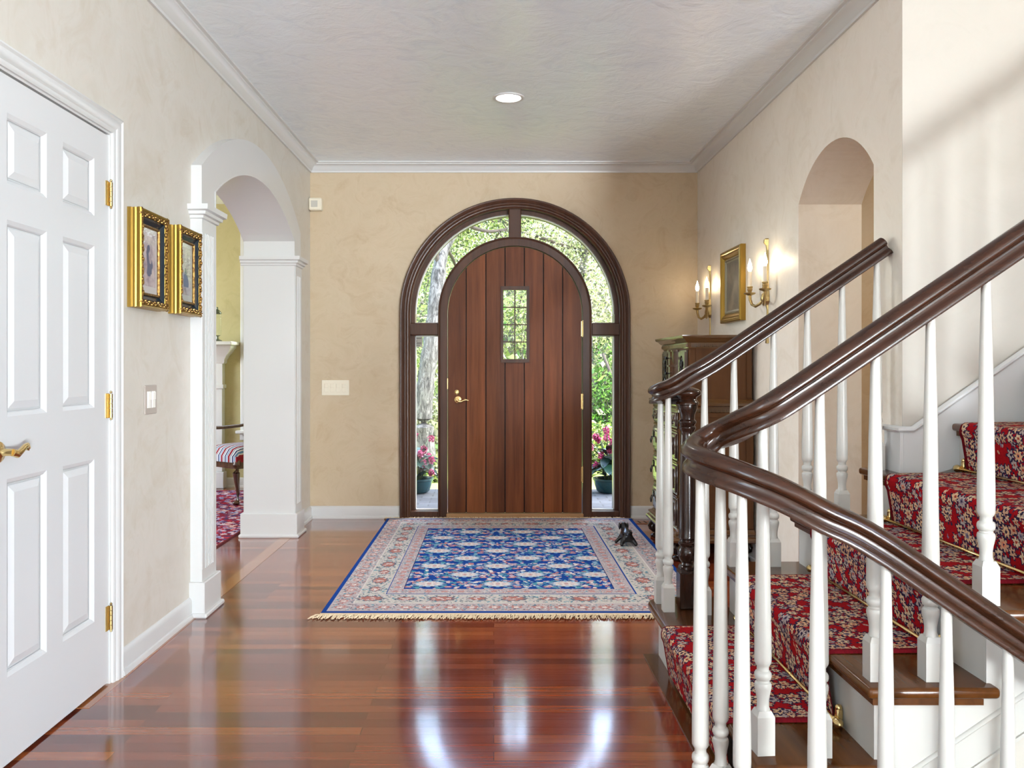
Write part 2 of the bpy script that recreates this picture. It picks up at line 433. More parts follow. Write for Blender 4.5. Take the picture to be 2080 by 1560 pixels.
# ------------------------------------------------------------------ trim
crown = [(0, -.072), (.012, -.072), (.014, -.060), (.022, -.052), (.030, -.036), (.046, -.022), (.060, -.017), (.062, -.010), (.078, -.008), (.080, 0), (0, 0)]
mb = MB(); mb.sweep([(XL, -10.0, HC), (XL, YB, HC), (XR, YB, HC), (XR, YS+.002, HC)], crown)
struct(smooth_angle(obj('trim_1', mb, M['trimw']), 30), 'white crown moulding under the ceiling', 'moulding')
bbp = [(0, 0), (.024, 0), (.024, .012), (.020, .020), (.014, .022), (.014, .078), (.010, .088), (.004, .094), (0, .096)]
def baseboard(name, path, label=None):
    m = MB(); m.sweep(path, bbp); struct(smooth_angle(obj(name, m, M['trimw']), 30), label, 'baseboard')
baseboard('baseboard_left', [(XL, 3.20, 0), (XL, 3.945, 0)], 'white baseboard between the white door and the arch')
baseboard('baseboard_back_left', [(XL, 6.03, 0), (XL, YB, 0), (CX0-R_OUT, YB, 0)], 'white baseboard left of the entry door')
baseboard('baseboard_back_right', [(CX0+R_OUT, YB, 0), (XR, YB, 0), (XR, 4.40, 0)], 'white baseboard right of the entry door')
baseboard('baseboard_left_rear', [(XL, -10.0, 0), (XL, 2.28, 0)])

# arched opening: casing, reveal lining, pilasters
t = struct(empty('trim_2', (XL, (A0+A1)/2, 0)), 'white arched casing with fluted pilasters on the left wall', 'arch casing')
P0, P1 = 3.957, 6.01
mb = MB()
inner = seg_arch(A0, A1, ASP, ASAG); outer = seg_arch(P0+.01, P1-.01, 2.115, .335)
L = [(P0+.01, 1.9)]+outer+[(P1-.01, 1.9), (A1, 1.9)]+list(reversed(inner))+[(A0, 1.9)]
mb.prism([L], XL, XL+.050, YZ)
obj('arch_casing', mb, M['trimw'], t)
mb = MB()
i2 = [(A0+.012, 0), (A0+.012, ASP)]+seg_arch(A0+.012, A1-.012, ASP, ASAG-.012)[1:-1]+[(A1-.012, ASP), (A1-.012, 0)]
i1 = [(A0, 0), (A0, ASP)]+inner[1:-1]+[(A1, ASP), (A1, 0)]
for k in range(len(i1)-1):
    a, b = i1[k], i1[k+1]; c, d = i2[k+1], i2[k]
    mb.add([YZ(*p, x) for x in (XL+.052, -1.715) for p in (a, b, c, d)], [(0,1,2,3), (7,6,5,4), (0,4,5,1), (2,6,7,3)], False)
obj('reveal_lining', mb, M['trimw'], t)
mb = MB(); mb.prism([[(A0-.11, 0), (A0-.11, 2.10)]+[(y, z) for y, z in seg_arch(A0-.11, A1+.11, 2.08, .30)]+[(A1+.11, 2.10), (A1+.11, 0), (A1, 0)]+list(reversed(inner))+[(A0, 0)]], -1.70, -1.72, YZ)
obj('rear_casing', mb, M['trimw'], t)
for (a, b) in ((P0, A0), (A1, P1)):
    m = MB(); x0 = XL; x1 = XL+.055; n = 6; fw = (b-a-.07)/n
    sec = [(x0, a), (x1-.004, a), (x1, a+.004)]
    for i in range(n):
        y = a+.035+i*fw
        sec += [(x1, y+fw*.24), (x1-.013, y+fw*.34), (x1-.013, y+fw*.66), (x1, y+fw*.76)]
    sec += [(x1, b-.002), (x0, b-.002)]
    m.prism([sec], .22, 1.80, XY)
    m.box(x0, x1, a, b-.002, .16, .22); m.box(x0, x1, a, b-.002, 1.80, 1.87)
    obj('pilaster', m, M['trimw'], t)
cap = [(0, 0), (.008, .004), (.010, .016), (.022, .020), (.024, .034), (.038, .040), (.040, .058), (.040, .064), (0, .064)]
for (a, b, s_) in ((P0, A0, 1), (A1, P1, -1)):
    m = MB(); x1 = XL+.055
    if s_ > 0: pth = [(XL, a, 1.862), (x1, a, 1.862), (x1, b+.012, 1.862), (-1.735, b+.012, 1.862)]
    else: pth = [(-1.735, a-.012, 1.862), (x1, a-.012, 1.862), (x1, b, 1.862), (XL, b, 1.862)]
    # the profile must face outwards: side = t x up
    m.sweep(list(reversed(pth)) if False else pth, [(x, y) for x, y in cap])
    obj('capital_moulding', m, M['trimw'], t)
    m = MB()
    m.box(-1.735, x1+.016, a-.016 if s_ > 0 else a-.028, b+.028 if s_ > 0 else b+.016, .018, .165, b=.004)
    m.box(-1.745, x1+.030, a-.028 if s_ > 0 else a-.042, b+.042 if s_ > 0 else b+.028, 0, .022, b=.006)
    obj('plinth', m, M['trimw'], t)

# ------------------------------------------------------------------ white six-panel door
d1 = struct(empty('door_1', (XL, 2.74, 0)), 'white six-panel interior door with brass lever', 'door')
YA, YD = 2.360, 3.120; xf = XL-.002
m = MB(); holes = []
cols_ = [(YA+.11, YA+.33), (YA+.43, YD-.11)]; rows_ = [(.263, .842), (1.024, 1.600), (1.705, 1.912)]
for a, b in cols_:
    for c, d in rows_: holes.append([(a, c), (a, d), (b, d), (b, c)])
m.prism([[(YA, .010), (YD, .010), (YD, 2.020), (YA, 2.020)]]+holes, xf-.014, xf, YZ)
m.box(xf-.035, xf-.014, YA, YD, .010, 2.020)
for a, b in cols_:
    for c, d in rows_:
        for (i0, x0, i1, x1) in ((0, xf, .012, xf-.006), (.012, xf-.006, .016, xf-.0115), (.022, xf-.011, .044, xf-.004)):
            q = [(x0, a+i0, c+i0), (x0, b-i0, c+i0), (x0, b-i0, d-i0), (x0, a+i0, d-i0), (x1, a+i1, c+i1), (x1, b-i1, c+i1), (x1, b-i1, d-i1), (x1, a+i1, d-i1)]
            m.add(q, [(0,1,5,4), (1,2,6,5), (2,3,7,6), (3,0,4,7)]+([(4,5,6,7)] if i1 > .04 else []))
obj('door_panel', m, M['white'], d1, fix=False)
m = MB(); 
pc = [(.004, 0), (.004, .010), (.012, .014), (.020, .013), (.028, .019), (.044, .021), (.052, .019), (.060, .024), (.066, .022), (.066, 0)]
m.sweep([(XL, YD+.008, 0), (XL, YD+.008, 2.03), (XL, YA-.008, 2.03), (XL, YA-.008, 0)], pc, up=(1, 0, 0))
m.sweep([(XL-.03, YD+.004, 0), (XL-.03, YD+.004, 2.026), (XL-.03, YA-.004, 2.026), (XL-.03, YA-.004, 0)], [(0, -.04), (0, .032), (.01, .032), (.01, -.04)], up=(1, 0, 0))
smooth_angle(obj('door_casing', m, M['trimw'], d1), 35)
def hinge(parent, x, y, z, axis, mat, h=.09):
    m = MB()
    for k in range(5):
        m.lathe([(.0062, 0), (.0062, h/5-.002)], (x, y, z-h/2+k*h/5), 10)
    m.lathe([(.003, 0), (.0045, .003), (.0045, .006), (.002, .009)], (x, y, z+h/2), 10)
    m.lathe([(.002, -.009), (.0045, -.006), (.0045, -.003), (.003, 0)], (x, y, z-h/2), 10)
    if axis == 'Y': m.box(x-.008, x-.005, y-.028, y-.004, z-h/2, z+h/2); m.box(x-.008, x-.005, y+.003, y+.008, z-h/2, z+h/2)
    else: m.box(x-.012, x-.002, y+.004, y+.007, z-h/2, z+h/2); m.box(x+.002, x+.008, y+.004, y+.007, z-h/2, z+h/2)
    return obj('hinge', m, mat, parent)
for z in (1.807, 1.027, .246): hinge(d1, XL+.006, YD+.004, z, 'Y', M['obrass'])
m = MB(); hz = .925; hy = 2.424; R90 = Matrix.Translation((xf, hy, hz)) @ Matrix.Rotation(PI/2, 4, 'Y')
m.lathe([(.031, 0), (.031, .004), (.027, .008), (.016, .011), (.011, .016), (.010, .045)], (0, 0, 0), 24, M=R90)
m.tube([(xf+.045, hy-.004, hz), (xf+.05, hy+.012, hz-.006), (xf+.05, hy+.032, hz+.002), (xf+.05, hy+.05, hz+.012), (xf+.048, hy+.066, hz+.014), (xf+.046, hy+.076, hz+.006), (xf+.045, hy+.074, hz-.002)],
       [.011, .011, .009, .008, .008, .007, .005], 10)
obj('door_handle', m, M['brass'], d1)

# ------------------------------------------------------------------ arched entry door with its surround
def arch_path(r, z0=0, n=48, y=0):
    return [(CX0-r, y, z0)]+[(CX0+r*math.cos(PI-PI*i/n), y, ZS0+r*math.sin(PI-PI*i/n)) for i in range(n+1)]+[(CX0+r, y, z0)]
def arch_band(m, r1, r0, z0, y0, y1):
    o = [(p[0], p[2]) for p in arch_path(r1, z0)]; i = [(p[0], p[2]) for p in arch_path(r0, z0)]
    for k in range(len(o)-1):
        q = [o[k], o[k+1], i[k+1], i[k]]
        m.add([(a, y, b) for y in (y0, y1) for a, b in q], [(0,1,2,3), (7,6,5,4), (0,4,5,1), (2,6,7,3)]+([(0,3,7,4)] if k == 0 else [])+([(1,5,6,2)] if k == len(o)-2 else []), False)
t3 = struct(empty('trim_3', (CX0, YB, 0)), 'dark mahogany arched frame around the entry door', 'door frame')
m = MB()
# reeded outer casing: side = t x up with up = -Y; going up on the left the side points outwards
rp = [(0, 0), (0, .030), (.010, .034), (.014, .040), (.022, .042), (.028, .036), (.034, .040), (.042, .042), (.048, .036), (.056, .040), (.064, .046), (.074, .048), (.080, .040), (.080, 0)]
pth = arch_path(R_G1, 0, 48, YB)
sd = Vector((0, 0, 1)).cross(Vector((0, -1, 0)))
sg = -1 if sd.x > 0 else 1
m.sweep(pth, [(sg*a, b) for a, b in rp], up=(0, -1, 0))
arch_band(m, R_G1+.002, R_G1-.030, 0, YB+.045, YB+.19)
arch_band(m, R_G1+.06, R_G1, 0, YB, YB+.19)
smooth_angle(obj('outer_frame', m, M['frame'], t3), 35)
m = MB(); arch_band(m, R_G0, R_D+.003, 0, YB-.012, YB+.15)
for r in (R_G0-.012,):
    m.sweep(arch_path(r, 0, 48, YB-.012), [(-.006, 0), (-.006, .003), (0, .006), (.006, .003), (.006, 0)], up=(0, -1, 0))
smooth_angle(obj('inner_frame', m, M['frame'], t3), 35)
for s_ in (-1, 1):
    m = MB(); m.box(CX0+s_*R_G0, CX0+s_*(R_G1+.01), YB-.004, YB+.12, 1.413, 1.508, b=.006)
    obj('transom_bar', m, M['frame'], t3)
    m = MB(); m.box(CX0+s_*R_G0, CX0+s_*(R_G1+.01), YB-.004, YB+.16, 0, .052, b=.005)
    obj('sidelight_sill', m, M['frame'], t3)
m = MB(); m.box(CX0-.048, CX0+.048, YB-.008, YB+.12, ZS0+R_G0-.006, ZS0+R_G1+.02, b=.006)
obj('mullion', m, M['frame'], t3)
m = MB(); m.box(CX0-R_D-.01, CX0+R_D+.01, YB-.02, YB+.2, 0, .038, b=.006)
obj('threshold', m, M['thresh'], t3)
for s_, nm, lb in ((-1, 'window_1', 'glazed arched sidelight left of the entry door'), (1, 'window_2', 'glazed arched sidelight right of the entry door')):
    wr = struct(empty(nm, (CX0+s_*.7, YB+.08, .05)), lb, 'window')
    m = MB(); m.box(CX0+s_*(R_G0-.004), CX0+s_*(R_G1-.03+.004), YB+.085, YB+.091, .05, 1.42); obj('pane', m, M['glass'], wr)
    L = []
    zt = 1.50; a0 = math.asin((zt-ZS0)/(R_G1-.028)); n = 30
    aT = math.acos(.047/(R_G1-.028)); aB = math.acos(.047/R_G0)
    L = [(CX0+s_*(R_G0-.002), zt)]+[(CX0+s_*(R_G1-.028)*math.cos(a0+(aT-a0)*i/n), ZS0+(R_G1-.028)*math.sin(a0+(aT-a0)*i/n)) for i in range(n+1)]
    L += [(CX0+s_*(R_G0-.002)*math.cos(aB-aB*i/n), ZS0+(R_G0-.002)*math.sin(aB-aB*i/n)) for i in range(n+1)]
    m = MB(); m.prism([L], YB+.085, YB+.091, XZ); obj('pane', m, M['glass'], wr)
    gs = MB(); q = .007     # pale glazing beads round the panes
    for (x0, x1, z0, z1) in ((R_G0, R_G0+q, .052, 1.413), (R_G1-.030-q, R_G1-.030, .052, 1.413), (R_G0, R_G1-.03, .052, .052+q), (R_G0, R_G1-.03, 1.413-q, 1.413), (R_G0, R_G1-.03, 1.508, 1.508+q), (R_G0, R_G0+q, 1.508, ZS0)):
        gs.box(CX0+s_*x0, CX0+s_*x1, YB+.07, YB+.10, z0, z1)
    o_ = [(CX0+s_*(R_G1-.030)*math.cos(aT*i/n), ZS0+(R_G1-.030)*math.sin(aT*i/n)) for i in range(n+1)]
    i_ = [(CX0+s_*(R_G1-.030-q)*math.cos(aT*i/n), ZS0+(R_G1-.030-q)*math.sin(aT*i/n)) for i in range(n+1)]
    gs.prism([o_+list(reversed(i_))], YB+.07, YB+.10, XZ)
    obj('glazing_bead', gs, M['trimw'], wr)

d2 = struct(empty('door_2', (CX0, YB+.06, .04)), 'round-topped mahogany plank entry door', 'door')
edges = [-.356, -.213, -.061, .087, .236, .384, .532, .683]
WX0, WX1, WZ0, WZ1 = .072, .255, 1.228, 1.765
tones = [.72, 1.12, .80, .86, .98, 1.12, .92]
m = MB()
def topz(x):
    d = R_D-.002; k = d*d-(x-CX0)**2
    return ZS0+math.sqrt(max(0, k))
for i in range(7):
    x0, x1 = edges[i]+.0048, edges[i+1]-.0048
    tn = tones[i]; m.cur = (tn, tn*random.uniform(.94, 1.02), tn*random.uniform(.88, 1.0), 1)
    top = [(x0+(x1-x0)*k/10, topz(x0+(x1-x0)*k/10)) for k in range(11)]
    if i == 3:
        parts = [[(x0, .042), (x0, WZ0), (x1, WZ0), (x1, .042)], [(x0, WZ1)]+top+[(x1, WZ1)]]
    elif i == 2: parts = [[(x0, .042)]+top+[(x1, WZ1), (WX0, WZ1), (WX0, WZ0), (x1, WZ0), (x1, .042)]]
    elif i == 4: parts = [[(x0, .042), (x0, WZ0), (WX1, WZ0), (WX1, WZ1), (x0, WZ1)]+top+[(x1, .042)]]
    else: parts = [[(x0, .042)]+top+[(x1, .042)]]
    for p in parts: m.prism([p], YB+.008, YB+.035, XZ)
m.cur = (.12, .10, .09, 1)
L = [(CX0-R_D+.001, .042)]+[(CX0+(R_D-.001)*math.cos(PI-PI*i/40), ZS0+(R_D-.001)*math.sin(PI-PI*i/40)) for i in range(41)]+[(CX0+R_D-.001, .042)]
m.prism([L, [(WX0, WZ0), (WX0, WZ1), (WX1, WZ1), (WX1, WZ0)]], YB+.026, YB+.055, XZ)
obj('door_planks', m, M['door'], d2)
m = MB(); m.prism([[(.053, 1.203), (.275, 1.203), (.275, 1.792), (.053, 1.792)], [(WX0+.002, WZ0+.002), (WX0+.002, WZ1-.002), (WX1-.002, WZ1-.002), (WX1-.002, WZ0+.002)]], YB-.004, YB+.016, XZ)
wf = obj('window_frame', m, M['frame'], d2)
m = MB(); m.box(WX0, WX1, YB+.036, YB+.040, WZ0, WZ1); obj('pane', m, M['glass'], d2)
m = MB(); xm = (WX0+WX1)/2; m.box(xm-.0045, xm+.0045, YB+.028, YB+.048, WZ0, WZ1)
for k in (1, 2, 3):
    z = WZ0+(WZ1-WZ0)*k/4; m.box(WX0, WX1, YB+.029, YB+.047, z-.004, z+.004)
obj('muntin', m, M['frame'], d2)
fx = Matrix.Translation((px(930, 812, YB).x, YB+.012, px(930, 812, YB).z)) @ Matrix.Rotation(PI/2, 4, 'X')
m = MB(); m.lathe([(.030, 0), (.030, .004), (.026, .009), (.013, .012), (.010, .040)], (0, 0, 0), 24, M=fx)
lx, lz = px(930, 812, YB).x, px(930, 812, YB).z
m.tube([(lx-.006, YB-.030, lz), (lx+.008, YB-.034, lz-.012), (lx+.026, YB-.034, lz-.014), (lx+.045, YB-.034, lz-.004), (lx+.066, YB-.033, lz+.001), (lx+.084, YB-.032, lz-.004)], [.011, .010, .007, .006, .0055, .003], 10)
obj('door_handle', m, M['brass'], d2)
m = MB(); m.lathe([(.020, 0), (.020, .006), (.015, .010), (.006, .011)], (0, 0, 0), 20, M=Matrix.Translation((px(928, 797, YB).x, YB+.012, px(928, 797, YB).z)) @ Matrix.Rotation(PI/2, 4, 'X'))
m.box(px(928, 797, YB).x-.010, px(928, 797, YB).x+.010, YB-.010, YB, px(928, 797, YB).z-.003, px(928, 797, YB).z+.003, b=.001)
obj('deadbolt', m, M['brass'], d2)
m = MB(); m.box(CX0-R_D-.002, CX0-R_D+.004, YB-.016, YB-.011, 1.0, 1.08); obj('strike_plate', m, M['brass'], d2)
for y in (668, 815, 963): hinge(d2, CX0+R_D+.002, YB-.014, EYE-(y-CY)*YB/F, 'X', M['brass'], .115)

# ------------------------------------------------------------------ things on the walls and ceiling
def rocker_switch(name, fn, w_, h_, n, label, pm, rm, loc, group=None):
    """fn(a, b, d): a along the wall, b up, d out of the wall, all from the plate's centre"""
    r = thing(name, loc, label, 'light switch', group)
    def bx(m, a0, a1, b0, b1, d0, d1, bv=.0015):
        p, q = fn(a0, b0, d0), fn(a1, b1, d1); m.box(p[0], q[0], p[1], q[1], p[2], q[2], b=bv)
    m = MB(); bx(m, -w_/2, w_/2, -h_/2, h_/2, 0, .006, .003); obj('wall_plate', m, pm, r)
    for i in range(n):
        c = (i-(n-1)/2)*.0455
        m = MB(); bx(m, c-.017, c+.017, -.034, .034, .005, .008, .001); bx(m, c-.015, c+.015, -.002, .031, .006, .011, .002); bx(m, c-.015, c+.015, -.031, -.002, .006, .0085, .001)
        obj('rocker', m, rm, r)
    return r
c = px(681.5, 787.5, YB); rocker_switch('light_switch', lambda a, b, d: (c.x+a, YB-d, c.z+b), .212, .118, 4, 'ivory four-gang light switch on the entry wall left of the arched door', M['iv'], M['iv'], (c.x, YB, c.z))
c2 = (XL, 3.490, 1.035); rocker_switch('light_switch', lambda a, b, d: (XL+d, c2[1]+a, c2[2]+b), .122, .12, 2, 'taupe two-gang light switch below the gilt framed prints', M['plate'], M['rocker'], c2)
r = thing('alarm_sensor', (XL+.05, YB, 2.41), 'small cream motion sensor high in the corner by the arch', 'sensor')
m = MB(); m.box(XL+.003, XL+.102, YB-.075, YB, 2.368, 2.462, b=.008); obj('housing', m, M['iv'], r)
m = MB(); m.box(XL+.022, XL+.072, YB-.079, YB-.072, 2.39, 2.44, b=.002); obj('sensor_lens', m, Mat('sensor_lens', rgb(190, 186, 176), .3).m, r)
r = thing('recessed_light', (.086, 4.937, HC), 'round recessed ceiling light with white trim ring', 'ceiling light')
m = MB(); m.lathe([(.070, -.001), (.074, -.006), (.086, -.007), (.092, -.003), (.092, 0), (.070, 0)], (.086, 4.937, HC), 40, cap=False); obj('trim_ring', m, M['trimw'], r)
m = MB(); m.lathe([(.071, -.0015), (.071, -.0005)], (.086, 4.937, HC), 40); obj('lens', m, M['lamp'], r)
light('downlight', 'SPOT', (.086, 4.937, HC-.02), (0, 0, 0), 45, (1, .93, .84), spot_size=2.2, spot_blend=.8, shadow_soft_size=.07)

# black slotted floor register
r = thing('floor_vent', (1.12, 6.37, 0), 'slotted floor register in front of the cabinet', 'vent')
m = MB(); m.box(.98, 1.50, 6.30, 6.42, 0, .004, b=.001); obj('register_frame', m, wood('register_wood', (.22, .075, .028, 1), (.30, .11, .04, 1), .3, 'X', 10), r)
m = MB()
for k in range(11):
    x = 1.0+k*.045; m.add([(x, 6.315, .0046), (x+.014, 6.315, .0046), (x+.004, 6.405, .0046), (x-.010, 6.405, .0046)], [(0, 1, 2, 3)])
obj('grate', m, M['slot'], r, fix=False)

# pictures -----------------------------------------------------------
gold = Mat('gilt', (.45, .27, .06, 1), .38, .85)
n = gold.noise(gold.coord((1, 1, 1)), 95, 3, .6); gold.base(gold.ramp(n.outputs[0], [(.35, (.10, .04, .01, 1)), (.6, (.36, .21, .06, 1))])); gold.bump(n.outputs[0], .5, .004); M['gilt_carved'] = gold.m
M['gilt'] = Mat('gilt_smooth', (.33, .195, .035, 1), .36, .85).m
M['navyframe'] = Mat('blue_black_lacquer', (.012, .022, .032, 1), .15).m
M['pglass'] = thin_glass('coated_picture_glass', (.98, .98, .98, 1), 1.12)
M['paper'] = Mat('mat_board', rgb(196, 190, 184), .8).m
def print_mat():
    m = Mat('print_paper', rgb(176, 164, 164), .7); n = m.noise(m.coord((1, 1, 1)), 26, 4, .6)
    m.base(m.ramp(n.outputs[0], [(.3, rgb(140, 126, 132)), (.55, rgb(186, 172, 170)), (.8, rgb(205, 190, 180))])); return m.m
M['print'] = print_mat(); M['ink'] = Mat('grey_blue_ink', rgb(96, 100, 118), .7).m
def carved_frame(y0, y1, z0, z1, label, kind):
    r = thing('picture_frame', (XL, (y0+y1)/2, (z0+z1)/2), label, 'picture', 'gilt framed prints beside the white door')
    T = .055
    # profile points: a outwards from the inner edge of this band, b out of the wall
    def band(i0, i1, prof, mat, nm, par=r):
        m = MB(); a, b, c, d = y0+i1, y1-i1, z0+i1, z1-i1
        m.sweep([(XL, a, c), (XL, a, d), (XL, b, d), (XL, b, c)], [(-p, q) for p, q in prof], closed=True, up=(1, 0, 0), smooth=False)
        return obj(nm, m, mat, par)
    # side = Z x X = +Y for the first leg (a, c)->(a, d) on the near side, so outwards (towards smaller y) is negative a
    ow = .030
    f = band(0, ow, [(0, 0), (0, .040), (.004, .046), (.016, .050), (.022, .054), (.027, T), (ow, .050), (ow, .040), (ow-.003, .036), (ow, .030), (ow-.002, .022), (ow, .014), (ow, 0)], M['gilt'], 'outer_frame')
    m = MB(); rnd = random.Random(3)
    zz = (y0+.004, y1-.004, z0+.004, z1-.004)
    for side in range(4):
        L0 = (z1-z0) if side < 2 else (y1-y0); k = int(L0/.013)
        for i in range(k+1):
            u = i/k; rr = .0065+.0025*rnd.random(); off = .022+.006*math.sin(i*1.9)
            if side == 0: p = (XL+.050, y0+off, z0+.008+u*(z1-z0-.016))
            elif side == 1: p = (XL+.050, y1-off, z0+.008+u*(z1-z0-.016))
            elif side == 2: p = (XL+.050, y0+.008+u*(y1-y0-.016), z0+off)
            else: p = (XL+.050, y0+.008+u*(y1-y0-.016), z1-off)
            m.sphere(p, (rr*.8, rr*(1.3 if side > 1 else .75), rr*(1.3 if side < 2 else .75)), 7, 5)
    obj('carved_leafwork', m, M['gilt_carved'], f)
    band(ow, ow+.022, [(0, .012), (0, .030), (.008, .034), (.016, .038), (.022, .044), (.022, .012)], M['navyframe'], 'lacquer_band')
    band(ow+.022, ow+.034, [(0, .010), (0, .030), (.004, .036), (.009, .036), (.012, .030), (.012, .010)], M['gilt_carved'], 'inner_gilt_band')
    i = ow+.034
    m = MB(); m.box(XL+.002, XL+.026, y0+i, y1-i, z0+i, z1-i); obj('mat_board', m, M['paper'], r)
    j = i+.018
    m = MB(); m.box(XL+.026, XL+.0268, y0+j, y1-j, z0+j+.01, z1-j); pr = obj('print', m, M['print'], r)
    cy, cz = (y0+y1)/2, (z0+z1)/2; m = MB()
    if kind == 'squirrel':
        sp = [(-.026, -.05), (-.020, -.02), (-.028, .005), (-.030, .035), (-.018, .062), (0, .066), (.008, .05), (0, .038), (-.008, .03), (-.004, .012), (.004, -.008),
              (.018, -.012), (.026, -.002), (.030, .008), (.034, -.004), (.040, -.014), (.036, -.024), (.028, -.03), (.026, -.05), (.016, -.052), (.012, -.06), (-.012, -.062)]
    else:
        sp = [(-.035, -.055), (-.03, -.02), (-.02, .0), (-.012, .02), (0, .012), (.012, -.012), (.024, -.02), (.034, -.05), (.03, -.066), (-.03, -.066)]
    m.prism([[(cy+a*.9, cz+b) for a, b in sp]], XL+.0268, XL+.0274, YZ); obj('printed_figure', m, M['ink'], pr)
    m = MB(); m.box(XL+.029, XL+.0305, y0+i-.003, y1-i+.003, z0+i-.003, z1-i+.003); obj('pane', m, M['pglass'] if kind == 'squirrel' else M['glass'], r)
    return r
carved_frame(3.274, 3.563, 1.402, 1.790, 'gilt framed squirrel print, the one nearer the white door', 'squirrel')
carved_frame(3.686, 3.972, 1.402, 1.790, 'gilt framed print next to the fluted pilaster, its glass catching reflections', 'other')

r = thing('picture_frame', (XR, 5.525, 1.70), 'plain gold framed dark picture between the two brass sconces', 'picture')
m = MB(); y0, y1, z0, z1 = 5.29, 5.76, 1.462, 1.94
# on the right wall: up = -X
m.sweep([(XR, y0, z0), (XR, y0, z1), (XR, y1, z1), (XR, y1, z0)], [(-a, b) for a, b in [(0, 0), (0, .030), (.006, .036), (.020, .038), (.026, .030), (.034, .034), (.044, .028), (.050, .018), (.060, .014), (.060, 0)]] , closed=True, up=(-1, 0, 0), smooth=False)
o = obj('gold_frame', m, M['gilt'], r)
m = MB(); m.sweep([(XR, y0+.058, z0+.058), (XR, y0+.058, z1-.058), (XR, y1-.058, z1-.058), (XR, y1-.058, z0+.058)], [(0, 0), (0, .018), (-.008, .020), (-.012, .014), (-.022, .012), (-.022, 0)], closed=True, up=(-1, 0, 0), smooth=False)
obj('inner_moulding', m, Mat('aged_silver_gilt', (.30, .26, .18, 1), .4, .6).m, r)
pm = Mat('dark_picture', rgb(120, 104, 84), .35); n = pm.noise(pm.coord((1, 1, 1)), 9, 5, .6); pm.base(pm.ramp(n.outputs[0], [(.3, rgb(84, 74, 62)), (.7, rgb(138, 120, 98))]))
m = MB(); m.box(XR-.010, XR-.001, y0+.06, y1-.06, z0+.06, z1-.06); obj('picture', m, pm.m, r)

# brass two-arm wall sconces ----------------------------------------
def sconce(Y0, label):
    r = thing('wall_sconce', (XR, Y0, 1.57), label, 'wall lamp', 'brass candle sconces on the right wall')
    xw = XR
    m = MB()
    def strap(zs):   # flat ribbon against the wall with varying width
        prev = None
        for z, w_, d in zs:
            cur = [(xw-.001, Y0-w_, z), (xw-d, Y0-w_*.6, z), (xw-d, Y0+w_*.6, z), (xw-.001, Y0+w_, z)]
            if prev: m.add(prev+cur, [(0,1,5,4), (1,2,6,5), (2,3,7,6), (3,0,4,7), (0,3,2,1), (4,5,6,7)], False)
            prev = cur
    strap([(1.895, .010, .008), (1.906, .014, .016), (1.900, .016, .022), (1.882, .015, .024), (1.868, .012, .012), (1.84, .012, .008), (1.78, .017, .010), (1.72, .012, .008), (1.66, .012, .010), (1.64, .018, .014), (1.60, .026, .022), (1.57, .030, .026), (1.545, .026, .022), (1.525, .012, .012), (1.50, .010, .007), (1.42, .012, .008), (1.355, .007, .007), (1.345, .010, .010), (1.305, .021, .013)])
    m.sphere((xw-.024, Y0, 1.565), (.018, .024, .030), 12, 8)
    m.tube([(xw-.02, Y0, 1.60), (xw-.034, Y0, 1.615), (xw-.03, Y0, 1.635)], [.006, .005, .003], 8)
    obj('backplate', m, M['obrass'], r)
    for s_ in (1, -1):
        cy = Y0+s_*.14; cx = xw-.062
        m = MB()
        m.tube([(xw-.020, Y0+s_*.008, 1.565), (xw-.035, Y0+s_*.035, 1.535), (xw-.048, Y0+s_*.075, 1.522), (xw-.058, Y0+s_*.112, 1.535), (xw-.062, Y0+s_*.134, 1.565), (cx, cy, 1.592)], [.011, .009, .008, .008, .009, .010], 10)
        a = obj('arm', m, M['obrass'], r)
        m = MB(); m.lathe([(.006, -.010), (.014, -.006), (.030, .000), (.034, .006), (.032, .009), (.018, .006), (.010, .010), (.012, .018), (.016, .028), (.013, .034), (.017, .040), (.017, .046), (.010, .047)], (cx, cy, 1.598), 20)
        obj('drip_pan', m, M['obrass'], a)
        m = MB(); m.lathe([(.0115, 0), (.0115, .088), (.008, .090)], (cx, cy, 1.643), 16); obj('candle_sleeve', m, M['wax'], r)
        m = MB(); m.lathe([(.006, 0), (.012, .012), (.0135, .024), (.011, .040), (.006, .056), (.002, .070), (.0005, .076)], (cx, cy, 1.732), 14); obj('bulb', m, M['bulb'], r)
        l = light('sconce_bulb', 'POINT', (cx, cy, 1.765), (0, 0, 0), 4.0, (1, .80, .54), shadow_soft_size=.012)
    return r
M['wax'] = Mat('candle_wax', rgb(238, 226, 205), .5).m
sconce(4.86, 'brass two-candle wall sconce nearer the stairs, right of the gold picture')
sconce(6.15, 'brass two-candle wall sconce near the corner, above the dark cabinet')

